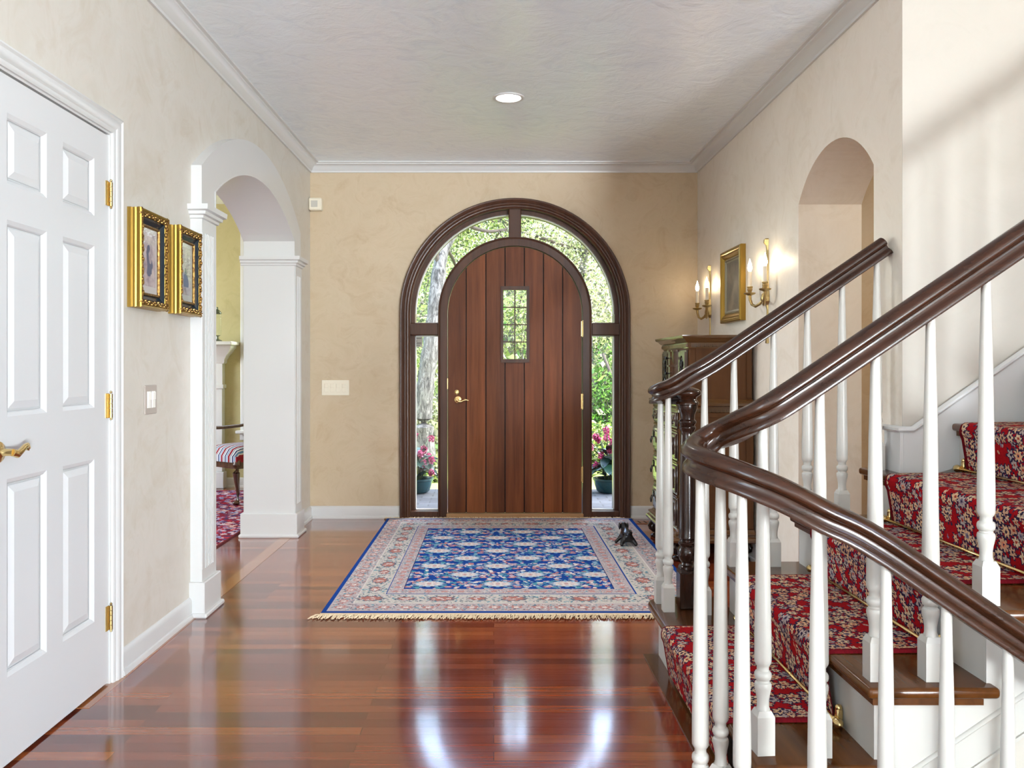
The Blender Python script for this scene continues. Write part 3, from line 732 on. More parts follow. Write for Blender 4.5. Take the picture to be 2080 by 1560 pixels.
# ------------------------------------------------------------------ woven patterns, stamped on a fine grid of coloured faces
class Canvas:
    def __init__(s, w_, h_, cell, base):
        s.nx, s.ny = int(round(w_/cell)), int(round(h_/cell)); s.w, s.h = w_, h_
        s.x = (np.arange(s.nx)+.5)*w_/s.nx; s.y = (np.arange(s.ny)+.5)*h_/s.ny
        s.a = np.zeros((s.ny, s.nx, 3)); s.a[:] = base[:3]
    def rect(s, x0, x1, y0, y1, c):
        s.a[(s.y[:, None] >= y0) & (s.y[:, None] < y1) & (s.x[None] >= x0) & (s.x[None] < x1)] = c[:3]
    def flower(s, cx, cy, rx, ry, c, k=0, amp=.2, ph=0, rot=0, a=1):
        R = max(rx, ry)*(1+amp)*1.05
        i0, i1 = np.searchsorted(s.x, [cx-R, cx+R]); j0, j1 = np.searchsorted(s.y, [cy-R, cy+R])
        if i1 <= i0 or j1 <= j0: return
        X = s.x[None, i0:i1]-cx; Y = s.y[j0:j1, None]-cy
        if rot: X, Y = X*math.cos(rot)+Y*math.sin(rot), -X*math.sin(rot)+Y*math.cos(rot)
        U, V = X/rx, Y/ry; r = np.hypot(U, V); lim = 1+(amp*np.cos(k*np.arctan2(V, U)+ph) if k else 0)
        m = r < lim; v = s.a[j0:j1, i0:i1]; v[m] = v[m]*(1-a)+np.array(c[:3])*a
    def line(s, pts, wd, c):
        for (x0, y0), (x1, y1) in zip(pts, pts[1:]):
            L = math.hypot(x1-x0, y1-y0); n = max(1, int(L/(wd*.7)))
            for i in range(n+1): s.flower(x0+(x1-x0)*i/n, y0+(y1-y0)*i/n, wd, wd, c)
def woven(name, cv, surf, mat, parent=None, jitter=.10):
    """surf(u, v) -> (n, 3) points for grid coordinates; one quad per cell"""
    u = np.linspace(0, cv.w, cv.nx+1); v = np.linspace(0, cv.h, cv.ny+1)
    U, V = np.meshgrid(u, v); P = surf(U.ravel(), V.ravel())
    idx = np.arange((cv.nx+1)*(cv.ny+1)).reshape(cv.ny+1, cv.nx+1)
    q = np.stack([idx[:-1, :-1], idx[:-1, 1:], idx[1:, 1:], idx[1:, :-1]], -1).reshape(-1, 4)
    me = bpy.data.meshes.new(name); base = root_loc(parent)
    P = P-np.array(base)
    me.vertices.add(len(P)); me.vertices.foreach_set('co', P.astype(np.float32).ravel())
    me.loops.add(q.size); me.loops.foreach_set('vertex_index', q.astype(np.int32).ravel())
    me.polygons.add(len(q)); me.polygons.foreach_set('loop_start', np.arange(0, q.size, 4, dtype=np.int32))
    me.polygons.foreach_set('loop_total', np.full(len(q), 4, dtype=np.int32))
    me.update(calc_edges=True)
    c = cv.a.reshape(-1, 3)*(1+jitter*(np.random.rand(len(q), 1)*2-1))
    at = me.attributes.new('tint', 'FLOAT_COLOR', 'FACE')
    at.data.foreach_set('color', np.concatenate([c, np.ones((len(c), 1))], 1).astype(np.float32).ravel())
    me.materials.append(mat); o = bpy.data.objects.new(name, me); COL.objects.link(o)
    if parent is not None: o.parent = parent
    return o
R_ = random.Random(11)
CREAM = rgb(210, 204, 200); PINK = rgb(192, 172, 178); ROSE = rgb(178, 122, 122); RED = rgb(166, 104, 98); NAVY = rgb(14, 62, 140); DEEP = rgb(20, 40, 96)
TEAL = rgb(76, 140, 160); SKY_ = rgb(140, 172, 200); GREY = rgb(150, 140, 150); BROWN = rgb(110, 80, 72)

# blue oriental rug by the door
rx0, rx1, ry0, ry1 = -.815, 1.050, 3.99, 6.47
W_, H_ = rx1-rx0, ry1-ry0
cv = Canvas(W_, H_, .0042, NAVY)
fx0, fx1, fy0, fy1 = .350, W_-.425, .43, H_-.40
def blossoms(x, y, sx, sy, n, cols, r0, r1):
    for _ in range(n):
        cv.flower(x+R_.gauss(0, sx), y+R_.gauss(0, sy), R_.uniform(r0, r1), R_.uniform(r0, r1)*.8, R_.choice(cols), R_.choice((0, 5, 6)), .25, R_.random()*6, R_.random()*3)
dx, dy = .183, .203
for j in range(-1, 12):
    for i in range(-1, 8):
        if (i+j) % 2: continue
        cx = fx0+.12+i*dx; cy = fy0+.10+j*dy
        # ogival leafy band round each medallion
        for s_ in (-1, 1):
            for q_ in range(20):
                t_ = q_/19; ang = -PI*.38+PI*.76*t_
                x = cx+s_*.158*math.cos(ang*1.05); y = cy+.185*math.sin(ang*1.25)
                c = R_.choice([TEAL, TEAL, SKY_, PINK, CREAM, ROSE])
                cv.flower(x+R_.gauss(0, .006), y+R_.gauss(0, .006), R_.uniform(.011, .022), R_.uniform(.007, .014), c, R_.choice((0, 5)), .25, 0, R_.random()*3)
        for s_ in (-1, 1):
            cv.flower(cx+s_*.105, cy-.062, .022, .016, ROSE, 6, .2); cv.flower(cx+s_*.105, cy-.062, .010, .007, PINK)
            cv.flower(cx+s_*.060, cy-.078, .026, .010, TEAL, 0, 0, 0, s_*.6); cv.flower(cx+s_*.035, cy+.070, .022, .009, SKY_, 0, 0, 0, -s_*.5)
            cv.flower(cx+s_*.10, cy+.05, .020, .012, PINK, 5, .25)
        cv.flower(cx, cy, .090, .070, DEEP, 10, .10); cv.flower(cx, cy, .081, .061, SKY_, 12, .14); cv.flower(cx, cy, .066, .046, CREAM, 10, .16); cv.flower(cx, cy, .046, .030, PINK, 8, .2)
        cv.flower(cx, cy, .032, .019, CREAM, 6, .2); cv.flower(cx, cy, .014, .009, ROSE)
        for _ in range(16):
            a_ = R_.random()*6.28; cv.flower(cx+dx*1.0+.062*math.cos(a_)*R_.random(), cy+.075*math.sin(a_)*R_.random(), R_.uniform(.006, .013), R_.uniform(.004, .009), R_.choice([TEAL, SKY_, CREAM, PINK, ROSE]), R_.choice((0, 5)), .3, 0, a_)
        cv.line([(cx, cy+.06), (cx, cy+.085)], .0035, TEAL)
# borders over the field's edge
B = [(0, .026, NAVY), (.026, .150, rgb(176, 166, 168)), (.150, .156, CREAM), (.156, .316, rgb(190, 186, 180)), (.316, .322, NAVY), (.322, .412, rgb(176, 166, 170)), (.412, .418, DEEP)]
def ring(d0, d1, c):
    kx0, kx1, ky0, ky1 = fx0/.418, (W_-fx1)/.418, fy0/.418, (H_-fy1)/.418
    X, Y = cv.x[None, :], cv.y[:, None]
    d = np.minimum(np.minimum(X/kx0, (W_-X)/kx1), np.minimum(Y/ky0, (H_-Y)/ky1))
    cv.a[(d >= d0) & (d < d1)] = c[:3]
for d0, d1, c in B: ring(d0, d1, c)
def border_points(d, step):
    kx0, kx1, ky0, ky1 = fx0/.418, (W_-fx1)/.418, fy0/.418, (H_-fy1)/.418
    x0, x1, y0, y1 = d*kx0, W_-d*kx1, d*ky0, H_-d*ky1; r = []
    for (a, b, hor) in (((x0, y0), (x1, y0), 1), ((x1, y0), (x1, y1), 0), ((x1, y1), (x0, y1), 1), ((x0, y1), (x0, y0), 0)):
        L = math.hypot(b[0]-a[0], b[1]-a[1]); n = max(1, round(L/step))
        for i in range(n): r.append((a[0]+(b[0]-a[0])*i/n, a[1]+(b[1]-a[1])*i/n, hor))
    return r
def sprinkle(d0, d1, n, cols, r0, r1):
    for x, y, h in border_points((d0+d1)/2, (2*(W_+H_))/n):
        k = (d1-d0)*.42
        a, b = R_.uniform(-k, k), R_.uniform(-.02, .02)
        x += b if h else a; y += a if h else b
        cv.flower(x, y, R_.uniform(r0, r1), R_.uniform(r0, r1)*.6, R_.choice(cols), R_.choice((0, 5)), .3, 0, R_.random()*3)
sprinkle(.03, .146, 3400, [rgb(110, 110, 128), RED, CREAM, rgb(120, 98, 104), TEAL], .004, .010)
for x, y, h in border_points(.088, .105):
    cv.flower(x, y, .030 if h else .022, .022 if h else .028, rgb(176, 128, 122), 8, .15); cv.flower(x, y, .014, .012, CREAM, 5, .2)
sprinkle(.16, .312, 3600, [rgb(92, 110, 128), rgb(74, 92, 110), PINK, rgb(120, 128, 130), TEAL], .004, .011)
for q_, (x, y, h) in enumerate(border_points(.236, .175)):
    A_, B_ = (.062, .040) if h else (.038, .060)
    if q_ % 2: A_ *= .72; B_ *= .72
    cv.flower(x, y, A_*1.12, B_*1.12, rgb(96, 104, 120), 10, .12); cv.flower(x, y, A_*.9, B_*.9, rgb(168, 112, 104), 10, .16)
    for _ in range(7): cv.flower(x+R_.gauss(0, A_*.4), y+R_.gauss(0, B_*.4), .009, .006, CREAM, 5, .3)
sprinkle(.326, .408, 2600, [rgb(120, 116, 132), CREAM, RED, TEAL], .003, .008)
for x, y, h in border_points(.367, .085): cv.flower(x, y, .020 if h else .016, .014 if h else .020, rgb(182, 136, 132), 6, .2)
rug = thing('rug', ((rx0+rx1)/2, (ry0+ry1)/2, 0), 'blue and cream floral oriental rug with fringe in front of the entry door', 'rug')
o = woven('pile', cv, lambda u, v: np.stack([rx0+u, ry0+v, .0115+.0006*np.sin(u*9)*np.sin(v*7)], 1), M['pattern'], rug, .14)
m = MB(); m.box(rx0, rx1, ry0, ry1, 0, .0108); obj('backing', m, Mat('rug_edge', NAVY, .9).m, rug)
def fringe(ya, sgn, seed):
    rnd = random.Random(seed); m = MB(); n = 620
    m.box(rx0-.004, rx1+.004, min(ya, ya+sgn*.022), max(ya, ya+sgn*.022), .001, .0105, b=.003)
    for i in range(n):
        x = rx0-.02+(W_+.04)*i/(n-1)+rnd.uniform(-.003, .003); L_ = rnd.uniform(.052, .085); d = rnd.uniform(-.022, .022)-.012
        h = rnd.uniform(.004, .014); wd = rnd.uniform(.0016, .003)
        p = [(x, ya+sgn*.018, .008), (x+d*.4, ya+sgn*(.018+L_*.35), h), (x+d, ya+sgn*L_, .003+rnd.random()*.004)]
        vs = []
        for (a, b, c) in p: vs += [(a-wd, b, c), (a, b, c+wd), (a+wd, b, c)]
        m.add(vs, [(0, 1, 4, 3), (1, 2, 5, 4), (3, 4, 7, 6), (4, 5, 8, 7)], False)
    return obj('fringe', m, M['fringe'], rug, fix=False)
fringe(ry0, -1, 1); fringe(ry1, 1, 2)

# ------------------------------------------------------------------ staircase
RISE, RUN, N0 = .1905, .280, .640
NEAR, FAR = 2.075, 3.440
nos = lambda k: N0+RUN*(k-1)
NT = 9
def bevel(o, wd, seg=2, deg=50):
    import bmesh
    bm = bmesh.new(); bm.from_mesh(o.data)
    bmesh.ops.remove_doubles(bm, verts=bm.verts, dist=1e-5)
    es = [e for e in bm.edges if len(e.link_faces) == 2 and e.calc_face_angle(0) > math.radians(deg)]
    bmesh.ops.bevel(bm, geom=es, offset=wd, segments=seg, affect='EDGES', profile=.5, clamp_overlap=True)
    bm.to_mesh(o.data); bm.free(); smooth_angle(o, 40)
    return o
st = thing('staircase', (N0, 2.75, 0), 'straight white staircase with dark polished wooden treads rising to the right', 'staircase')
for k in range(1, NT+1):
    n_, z = nos(k), RISE*k
    yf = FAR if n_ < XR-.05 else YS
    if k == 1:
        L = [(n_, NEAR), (n_+.325, NEAR), (n_+.325, 3.62)]+[(p[0], p[1]) for p in arc(n_+.115, 3.505, .115, PI/2, PI, 10)]
    elif yf == FAR:
        e = min(n_+.29, XR-.001)
        if k == 4: L = [(n_, NEAR), (n_+.325, NEAR), (n_+.325, YS-.001), (XR-.001, YS-.001), (XR-.001, FAR), (n_, FAR)]
        else: L = [(n_, NEAR), (n_+.325, NEAR), (n_+.325, FAR), (n_, FAR)]
    else: L = [(n_, NEAR), (n_+.325, NEAR), (n_+.325, YS-.001), (n_, YS-.001)]
    m = MB(); m.prism([L], z-.028, z, XY); tr = bevel(obj('tread', m, M['tread'], st), .010, 3)
    # cove strip under the nosing and the near end
    m = MB(); q = .016; zc = z-.047
    yy = 3.50 if k == 1 else (yf-q if yf == FAR else YS-.001)
    m.box(n_+q, n_+.030, NEAR+q, yy, zc, z-.028); m.box(n_+.030, n_+.290, NEAR+q, NEAR+.040, zc, z-.028)
    obj('cove_strip', m, M['tread'], tr)
    m = MB(); r0 = n_+.028
    y1_ = 3.43 if k == 1 else (3.405 if r0 < XR-.02 else YS-.001)
    zb = z-RISE if k > 1 else 0
    m.box(r0, r0+.016, 2.116, y1_, zb, z-.028)
    obj('riser', m, M['balus'], st)
def stringer(y0, y1, xe, kmax, low):
    L = []
    for k in range(1, kmax+1):
        n_, z = nos(k)+.0285, RISE*k
        L += [(n_, z-RISE-(.0285 if k > 1 else 0)), (n_, z-.0285)]
    L.append((xe, RISE*kmax-.0285)); L += low
    m = MB(); m.prism([L], y0, y1, XZ); return obj('stringer', m, M['balus'], st)
dz = lambda x: .360+.68*(x-1.33)
xe = nos(NT)+.28
stringer(2.112, 2.130, xe, NT, [(xe, dz(xe)), (.801, 0)])
stringer(3.385, 3.405, XR-.001, 4, [(XR-.001, 0)])
m = MB(); m.prism([[(.801, 0), (xe, dz(xe)), (xe, dz(xe)-.105), (.801, -.105)]], 2.116, 2.128, XZ)
m.sweep([(.801, 2.116, -.001), (xe, 2.116, dz(xe)-.001)], [(0, -.006), (.008, -.006), (.011, -.002), (.008, .004), (.004, .006), (0, .006)])
m.sweep([(.801, 2.117, -.103), (xe, 2.117, dz(xe)-.103)], [(0, -.004), (.006, -.004), (.006, .004), (0, .004)])
obj('skirt_moulding', m, M['balus'], st)
m = MB(); m.prism([[(.801, -.11), (xe, dz(xe)-.10), (xe, -2.2), (.801, -2.2)]], 2.120, 2.134, XZ)
struct(obj('wall_under_stair', m, M['wall_s']), 'plaster wall below the staircase', 'wall')
m = MB(); m.box(.606, .668, 2.115, 3.44, 0, .004, b=.001); obj('base_strip', m, M['tread'], st)
# wall skirting that climbs with the stairs
m = MB()
L = [(XR, .72), (XR, .926), (1.607, .926), (4.0, .926+.70*(4.0-1.607)), (4.0, 1.9), (2.3, .95)]
m.prism([L], YS-.014, YS-.0025, XZ)
m.box(XR-.014, XR-.0005, YS-.014, 3.383, .762, .926)
cp_ = [(0, -.012), (.006, -.012), (.010, -.006), (.014, -.004), (.014, .004), (.006, .010), (0, .012)]
m.sweep([(XR-.013, 3.383, .930), (XR-.013, YS-.014, .930), (1.607, YS-.014, .930), (4.0, YS-.014, .930+.70*(4.0-1.607))], cp_)
struct(smooth_angle(obj('trim_4', m, M['trimw']), 30), 'white skirt moulding climbing the stair wall', 'moulding')

# basement flight beyond the guard rail
bs = thing('basement_stairs', (.8, 1.6, -.2), 'dark wooden stairs going down beside the staircase', 'stairs')
for k in range(1, 9):
    m = MB(); m.box(.80+.28*(k-1), .80+.28*k+.02, 1.03, 2.105, -.1905*k-.03, -.1905*k); obj('tread', m, M['tread'], bs)
    m = MB(); m.box(.80+.28*(k-1), .80+.28*(k-1)+.015, 1.03, 2.105, -.1905*k, -.1905*(k-1)-(.03 if k > 1 else .0)); obj('riser', m, M['white'], bs)

# balusters and rails ------------------------------------------------
def baluster(par, x, y, z0, zt, rot=0, blk=.0225):
    m = MB(); Mx = Matrix.Translation((x, y, z0)) @ Matrix.Rotation(rot, 4, 'Z'); b = blk
    h = .106; vs = []; 
    rings = [(b-.001, 0), (b, .001), (b, h-.008), (b*.62, h)]
    oct_ = []
    m.box(-b, b, -b, b, 0, h-.010, M=Mx)
    # chamfered top of the block turning round
    sq = [(-b, -b, h-.010), (b, -b, h-.010), (b, b, h-.010), (-b, b, h-.010)]
    c = b*.72; tp = [(-c, -c, h+.004), (c, -c, h+.004), (c, c, h+.004), (-c, c, h+.004)]
    m.add(sq+tp, [(0,1,5,4), (1,2,6,5), (2,3,7,6), (3,0,4,7), (4,5,6,7)], False, Mx)
    H = zt-z0
    prof = [(.0165, h-.002), (.0172, .112), (.0150, .118), (.0150, .134), (.0175, .150), (.0205, .163), (.0214, .172), (.0200, .178), (.0162, .181), (.0160, .185), (.0195, .188), (.0215, .195),
            (.0212, .201), (.0190, .206), (.0150, .209), (.0145, .219), (.0175, .224), (.0208, .230), (.0212, .240), (.0210, .30), (.0188, .42), (.0158, H*.74), (.0125, H*.9), (.0112, H)]
    m.lathe(prof, (0, 0, 0), 18, M=Mx)
    return smooth_angle(obj('baluster', m, M['balus'], par), 38)
hp = [(-.026, 0), (.026, 0), (.0275, .006), (.026, .013), (.021, .018), (.0145, .026), (.016, .036), (.0285, .043), (.0315, .049), (.030, .058), (.023, .067), (.012, .0725), (0, .074)]
railp = hp+[(-a, b) for a, b in reversed(hp[2:-1])]
def catmull(P, n=6):
    P = [Vector(p) for p in P]; out_ = []
    for i in range(len(P)-1):
        p0 = P[i-1] if i else P[0]*2-P[1]; p1, p2 = P[i], P[i+1]; p3 = P[i+2] if i+2 < len(P) else P[-1]*2-P[-2]
        for k in range(n):
            t_ = k/n
            out_.append(.5*((2*p1)+(p2-p0)*t_+(2*p0-5*p1+4*p2-p3)*t_*t_+(3*p1-p0-3*p2+p3)*t_**3))
    out_.append(P[-1]); return out_
zn = lambda x: 1.195+.68*(x-.961)
zb_ = lambda x: .708-.68*(x-.894)
near = thing('stair_railing', (.6, 2.14, 0), 'near stair railing whose dark handrail turns back in a tight curve and descends', 'railing')
P = [(2.9, 2.14, zn(2.9)), (1.9, 2.14, zn(1.9)), (1.2, 2.14, zn(1.2)), (.90, 2.14, zn(.90)), (.78, 2.141, zn(.78)), (.70, 2.148, zn(.70)+.002), (.650, 2.182, .988), (.605, 2.238, .954), (.548, 2.238, .922), (.508, 2.16, .905), (.520, 2.065, .894), (.575, 2.0, .874), (.65, 1.957, .843), (.737, 1.935, .796), (.85, 1.93, zb_(.85)), (1.1, 1.93, zb_(1.1)), (2.0, 1.93, zb_(2.0))]
pth = catmull(P, 6)
m = MB(); m.sweep(pth, railp); smooth_angle(obj('handrail', m, M['rail'], near), 50)
def rail_z(x, y):
    return min(pth, key=lambda p: (p.x-x)**2+(p.y-y)**2).z
for k in range(1, 8):
    for d in (.044, .184):
        x = nos(k)+d
        if x < 2.5: baluster(near, x, 2.14 if x > .7 else 2.152, RISE*k, zn(x)+(.008 if x > .7 else .016), rot=.08 if x < .7 else 0)
baluster(near, .606, 2.262, 0, rail_z(.606, 2.24)+.006, rot=.75)
baluster(near, .515, 2.11, 0, rail_z(.515, 2.11)+.006, rot=-.1)
baluster(near, .585, 1.995, 0, rail_z(.585, 1.995)+.006, rot=-.5)
baluster(near, .737, 1.93, 0, rail_z(.737, 1.93)+.008)
for i, x in enumerate((.894, 1.032, 1.172, 1.312, 1.452)):
    baluster(near, x, 1.93, -RISE*(1+i//2), zb_(x)+.008)

far = thing('stair_railing', (.79, 3.40, RISE), 'far stair railing whose dark handrail curls onto a turned newel post', 'railing')
zf = lambda x: 1.198+.68*(x-.953)
NX, NY = .790, 3.455
P = [(XR-.001, 3.36, zf(XR)), (1.3, 3.36, zf(1.3)), (1.0, 3.36, zf(1.0)), (.88, 3.36, zf(.88)+.002), (.80, 3.362, zf(.80)+.010), (.735, 3.372, 1.060), (.685, 3.40, 1.036), (.662, 3.45, 1.022), (.676, 3.505, 1.016), (.72, 3.54, 1.013), (.77, 3.535, 1.013), (.80, 3.50, 1.013), (NX, NY+.02, 1.013)]
pf = catmull(P, 6); m = MB(); m.sweep(pf, railp)
m.lathe([(.040, 0), (.046, .004), (.046, .012), (.040, .018), (.036, .026), (.040, .034), (.050, .040), (.056, .049), (.054, .058), (.044, .066), (.024, .0725), (.001, .0755)], (NX, NY, 1.013), 28)
smooth_angle(obj('handrail', m, M['rail'], far), 50)
m = MB(); z0 = RISE; b = .038
m.box(NX-b, NX+b, NY-b, NY+b, z0, z0+.145, b=.003)
m.add([(NX+s*b, NY+t_*b, z0+.145) for s, t_ in ((-1, -1), (1, -1), (1, 1), (-1, 1))]+[(NX+s*b*.72, NY+t_*b*.72, z0+.158) for s, t_ in ((-1, -1), (1, -1), (1, 1), (-1, 1))], [(0,1,5,4), (1,2,6,5), (2,3,7,6), (3,0,4,7), (4,5,6,7)])
m.lathe([(.028, .150), (.036, .158), (.036, .168), (.026, .174), (.024, .182), (.032, .194), (.038, .212), (.040, .226), (.037, .240), (.030, .250), (.036, .256), (.037, .264), (.030, .270), (.030, .276), (.036, .282), (.036, .292),
         (.034, .300), (.0345, .33), (.033, .50), (.028, .70), (.0262, .715), (.030, .722), (.034, .728), (.034, .734), (.029, .740), (.032, .746), (.036, .752), (.036, .758), (.029, .766), (.030, .785), (.036, .800), (.040, .812), (.040, .8225)], (NX, NY, z0), 28)
smooth_angle(obj('newel_post', m, M['newel'], far), 38)
baluster(far, .700, 3.400, RISE, 1.046); baluster(far, .693, 3.520, RISE, 1.020)
for k, x in ((1, .836), (2, .953), (2, 1.110), (3, 1.244), (3, 1.382), (4, 1.520)):
    baluster(far, x, 3.36, RISE*k, zf(x)+.008)

# red floral stair runner, bent over every step ---------------------
RW0, RW1 = 2.325, 3.180
path2 = [(nos(1)+.018, .014)]
KR = 8
for k in range(1, KR+1):
    n_, z = nos(k), RISE*k
    if k > 1: path2 += [(n_+.014, z-RISE+.0125)]
    path2 += [(n_+.016, z-RISE+.022), (n_-.004, z-.048), (n_-.0115, z-.030), (n_-.013, z-.014), (n_-.008, z+.002), (n_+.004, z+.0085), (n_+.016, z+.0095)]
path2.append((nos(KR)+.25, RISE*KR+.0095))
pa = np.array(path2); seg = np.hypot(*np.diff(pa, axis=0).T); cum = np.concatenate([[0], np.cumsum(seg)]); LEN = cum[-1]
RW = RW1-RW0
cv = Canvas(RW, LEN, .0042, rgb(150, 14, 22))
R_ = random.Random(5)
RC = [rgb(204, 166, 130), rgb(188, 146, 118), rgb(166, 150, 144), rgb(202, 174, 144)]
DK = rgb(40, 30, 58); GR = rgb(118, 108, 124)
def spray(x, y, big):
    # trailing stems with small many-petalled blossoms
    ang = R_.random()*6.28
    for q_ in range(6 if big else 4):
        a_ = ang+q_*1.05+R_.gauss(0, .2); r = .040 if big else .032; bx, by = x+r*math.cos(a_), y+r*1.25*math.sin(a_)
        cv.line([(x, y), (bx, by)], .0022, GR)
        rr = R_.uniform(.012, .018)
        cv.flower(bx, by, rr*1.4, rr*1.35, DK, 6, .25, 0, a_); cv.flower(bx, by, rr, rr*.95, R_.choice(RC), 6, .28, 0, a_); cv.flower(bx, by, rr*.35, rr*.32, R_.choice([rgb(150, 60, 46), DK]))
    rr = .021 if big else .014
    cv.flower(x, y, rr*1.3, rr*1.2, DK, 8, .22); cv.flower(x, y, rr, rr*.9, R_.choice(RC), 8, .25); cv.flower(x, y, rr*.5, rr*.45, R_.choice([GR, rgb(206, 130, 100)]), 5, .2); cv.flower(x, y, rr*.2, rr*.2, DK)
for i in range(9):
    x0 = .045+i*(RW-.09)/8
    for j in range(int(LEN/.105)+1):
        y = j*.105+(.052 if i % 2 else 0)
        if i % 2 == 0:
            for _ in range(7):
                a_ = R_.random()*6.28; cv.flower(x0+R_.gauss(0, .020), y+R_.gauss(0, .03), R_.uniform(.005, .012), R_.uniform(.003, .007), R_.choice([DK, GR, GR]+RC), R_.choice((0, 5)), .3, 0, a_)
        spray(x0+R_.gauss(0, .004), y+R_.gauss(0, .006), i % 2 == 1)
for e0, e1 in ((0, .016), (RW-.016, RW)): cv.rect(e0, e1, 0, LEN, rgb(96, 12, 22))
for e0, e1 in ((.018, .026), (RW-.026, RW-.018)):
    for j in range(int(LEN/.02)): cv.flower((e0+e1)/2, j*.02, .006, .007, R_.choice(RC), 5, .3)
def rsurf(u, v):
    x = np.interp(v, cum, pa[:, 0]); z = np.interp(v, cum, pa[:, 1])
    d = np.minimum(u, RW-u); drop = np.where(d < 1e-6, .0085, np.where(d < .005, .0025, 0))
    return np.stack([x, RW1-u, z-drop], 1)
rn = thing('stair_runner', (N0, (RW0+RW1)/2, .02), 'red floral carpet runner with maroon edging down the staircase', 'carpet')
woven('carpet', cv, rsurf, M['pattern'], rn, .16)
for k in range(2, KR+1):
    x, z = nos(k)+.006, RISE*(k-1)+.0205
    ord_ = ['second', 'third', 'fourth', 'fifth', 'sixth', 'seventh', 'eighth'][k-2]
    r = thing('stair_rod', (x, 2.75, z), f'thin brass rod holding the red runner at the foot of the {ord_} riser', 'stair rod', 'brass stair rods')
    m = MB(); m.tube([(x, RW0-.03, z), (x, RW1+.03, z)], .0052, 10); obj('rod', m, M['brass'], r)
    for y, s_ in ((RW0-.022, -1), (RW1+.022, 1)):
        m = MB(); m.lathe([(.008, 0), (.011, .004), (.009, .008), (.012, .014), (.0145, .024), (.012, .034), (.006, .040), (.002, .042)], (0, 0, 0), 16, M=Matrix.Translation((x, y, z)) @ Matrix.Rotation(-s_*PI/2, 4, 'X'))
        m.box(x+.004, x+.0205, y-.010, y+.010, z-.012, z+.030, b=.003); m.sphere((x+.012, y, z+.032), .010, 10, 6)
        obj('bracket', m, M['brass'], r)

# ------------------------------------------------------------------ carved chest on bun feet against the right wall
cb = thing('cabinet', (1.33, 5.475, 0), 'dark carved two-tier chest of drawers on bun feet against the right wall', 'cabinet')
CY0, CY1 = 5.07, 5.88
m = MB(); m.box(1.115, 1.555, CY0, CY1, .17, .925); obj('lower_case', m, M['cabside'], cb)
m = MB(); m.box(1.175, 1.555, 5.10, 5.85, .965, 1.285); obj('upper_case', m, M['cabside'], cb)
def skirt_mould(name, x0, y0, y1, z, prof):
    m = MB(); m.sweep([(1.558, y1, z), (x0, y1, z), (x0, y0, z), (1.558, y0, z)], [(a, b) for a, b in prof]); return smooth_angle(obj(name, m, M['cabmould'], cb), 35)
# t = -X on the far side: side = -X x Z = +Y, outwards
skirt_mould('base_moulding', 1.113, CY0, CY1, .115, [(-.02, 0), (.030, 0), (.046, .010), (.050, .022), (.044, .032), (.030, .038), (.026, .046), (.034, .052), (.034, .060), (.014, .068), (.006, .078), (-.02, .078)])
skirt_mould('waist_moulding', 1.113, CY0, CY1, .920, [(-.02, 0), (.004, 0), (.010, .010), (.026, .016), (.030, .024), (.030, .032), (.018, .038), (-.008, .044), (-.02, .052), (-.04, .056), (-.07, .056)])
skirt_mould('cornice', 1.175, 5.10, 5.85, 1.282, [(-.02, 0), (.002, 0), (.006, .010), (.010, .034), (.020, .040), (.034, .056), (.046, .062), (.050, .068), (.050, .078), (-.38, .080)])
m = MB(); m.box(1.15, 1.557, 5.08, 5.87, 1.345, 1.3615); obj('top_board', m, M['cabmould'], cb)
for (z, x0, y0, y1) in ((1.290, 1.192, 5.10, 5.85), (.896, 1.132, CY0, CY1)):
    m = MB(); o_ = .0135 if z > 1 else .006
    m.box(x0-.006, 1.553, y0-o_+.004, y0-.0005, z-.002, z+.0235)
    for i in range(17):     # frieze of small square arches on the near side
        x = x0+i*.0245
        if x > 1.53: break
        m.box(x, x+.004, y0-o_-.004, y0-o_+.004, z, z+.018); m.box(x+.014, x+.018, y0-o_-.004, y0-o_+.004, z, z+.018); m.box(x, x+.018, y0-o_-.004, y0-o_+.004, z, z+.004)
    obj('carved_frieze', m, M['cabmould'], cb)
    m = MB(); k = int((y1-y0)/.022); xx = 1.175 if z > 1 else 1.115
    m.box(xx-o_+.004, xx-.0005, y0, y1, z-.002, z+.0235)
    for i in range(k):
        y = y0+i*(y1-y0)/k; m.box(xx-o_-.004, xx-o_+.004, y+.003, y+.015, z, z+.020)
    obj('dentil_frieze', m, M['cabmould'], cb)
m = MB(); z0, z1 = .23, .88
for (xa, xb, za, zb2) in ((1.118, 1.165, .20, .90), (1.51, 1.553, .20, .90), (1.165, 1.51, .20, .235), (1.165, 1.51, .865, .895)): m.box(xa, xb, CY0-.007, CY0-.0005, za, zb2, b=.002)
for (xa, xb, za, zb2) in ((1.178, 1.215, .98, 1.28), (1.52, 1.553, .98, 1.28)): m.box(xa, xb, 5.093, 5.0995, za, zb2, b=.002)
m.box(1.115, 1.555, CY0-.009, CY0-.0005, .762, .775, b=.002)
obj('side_framing', m, M['cabside'], cb)
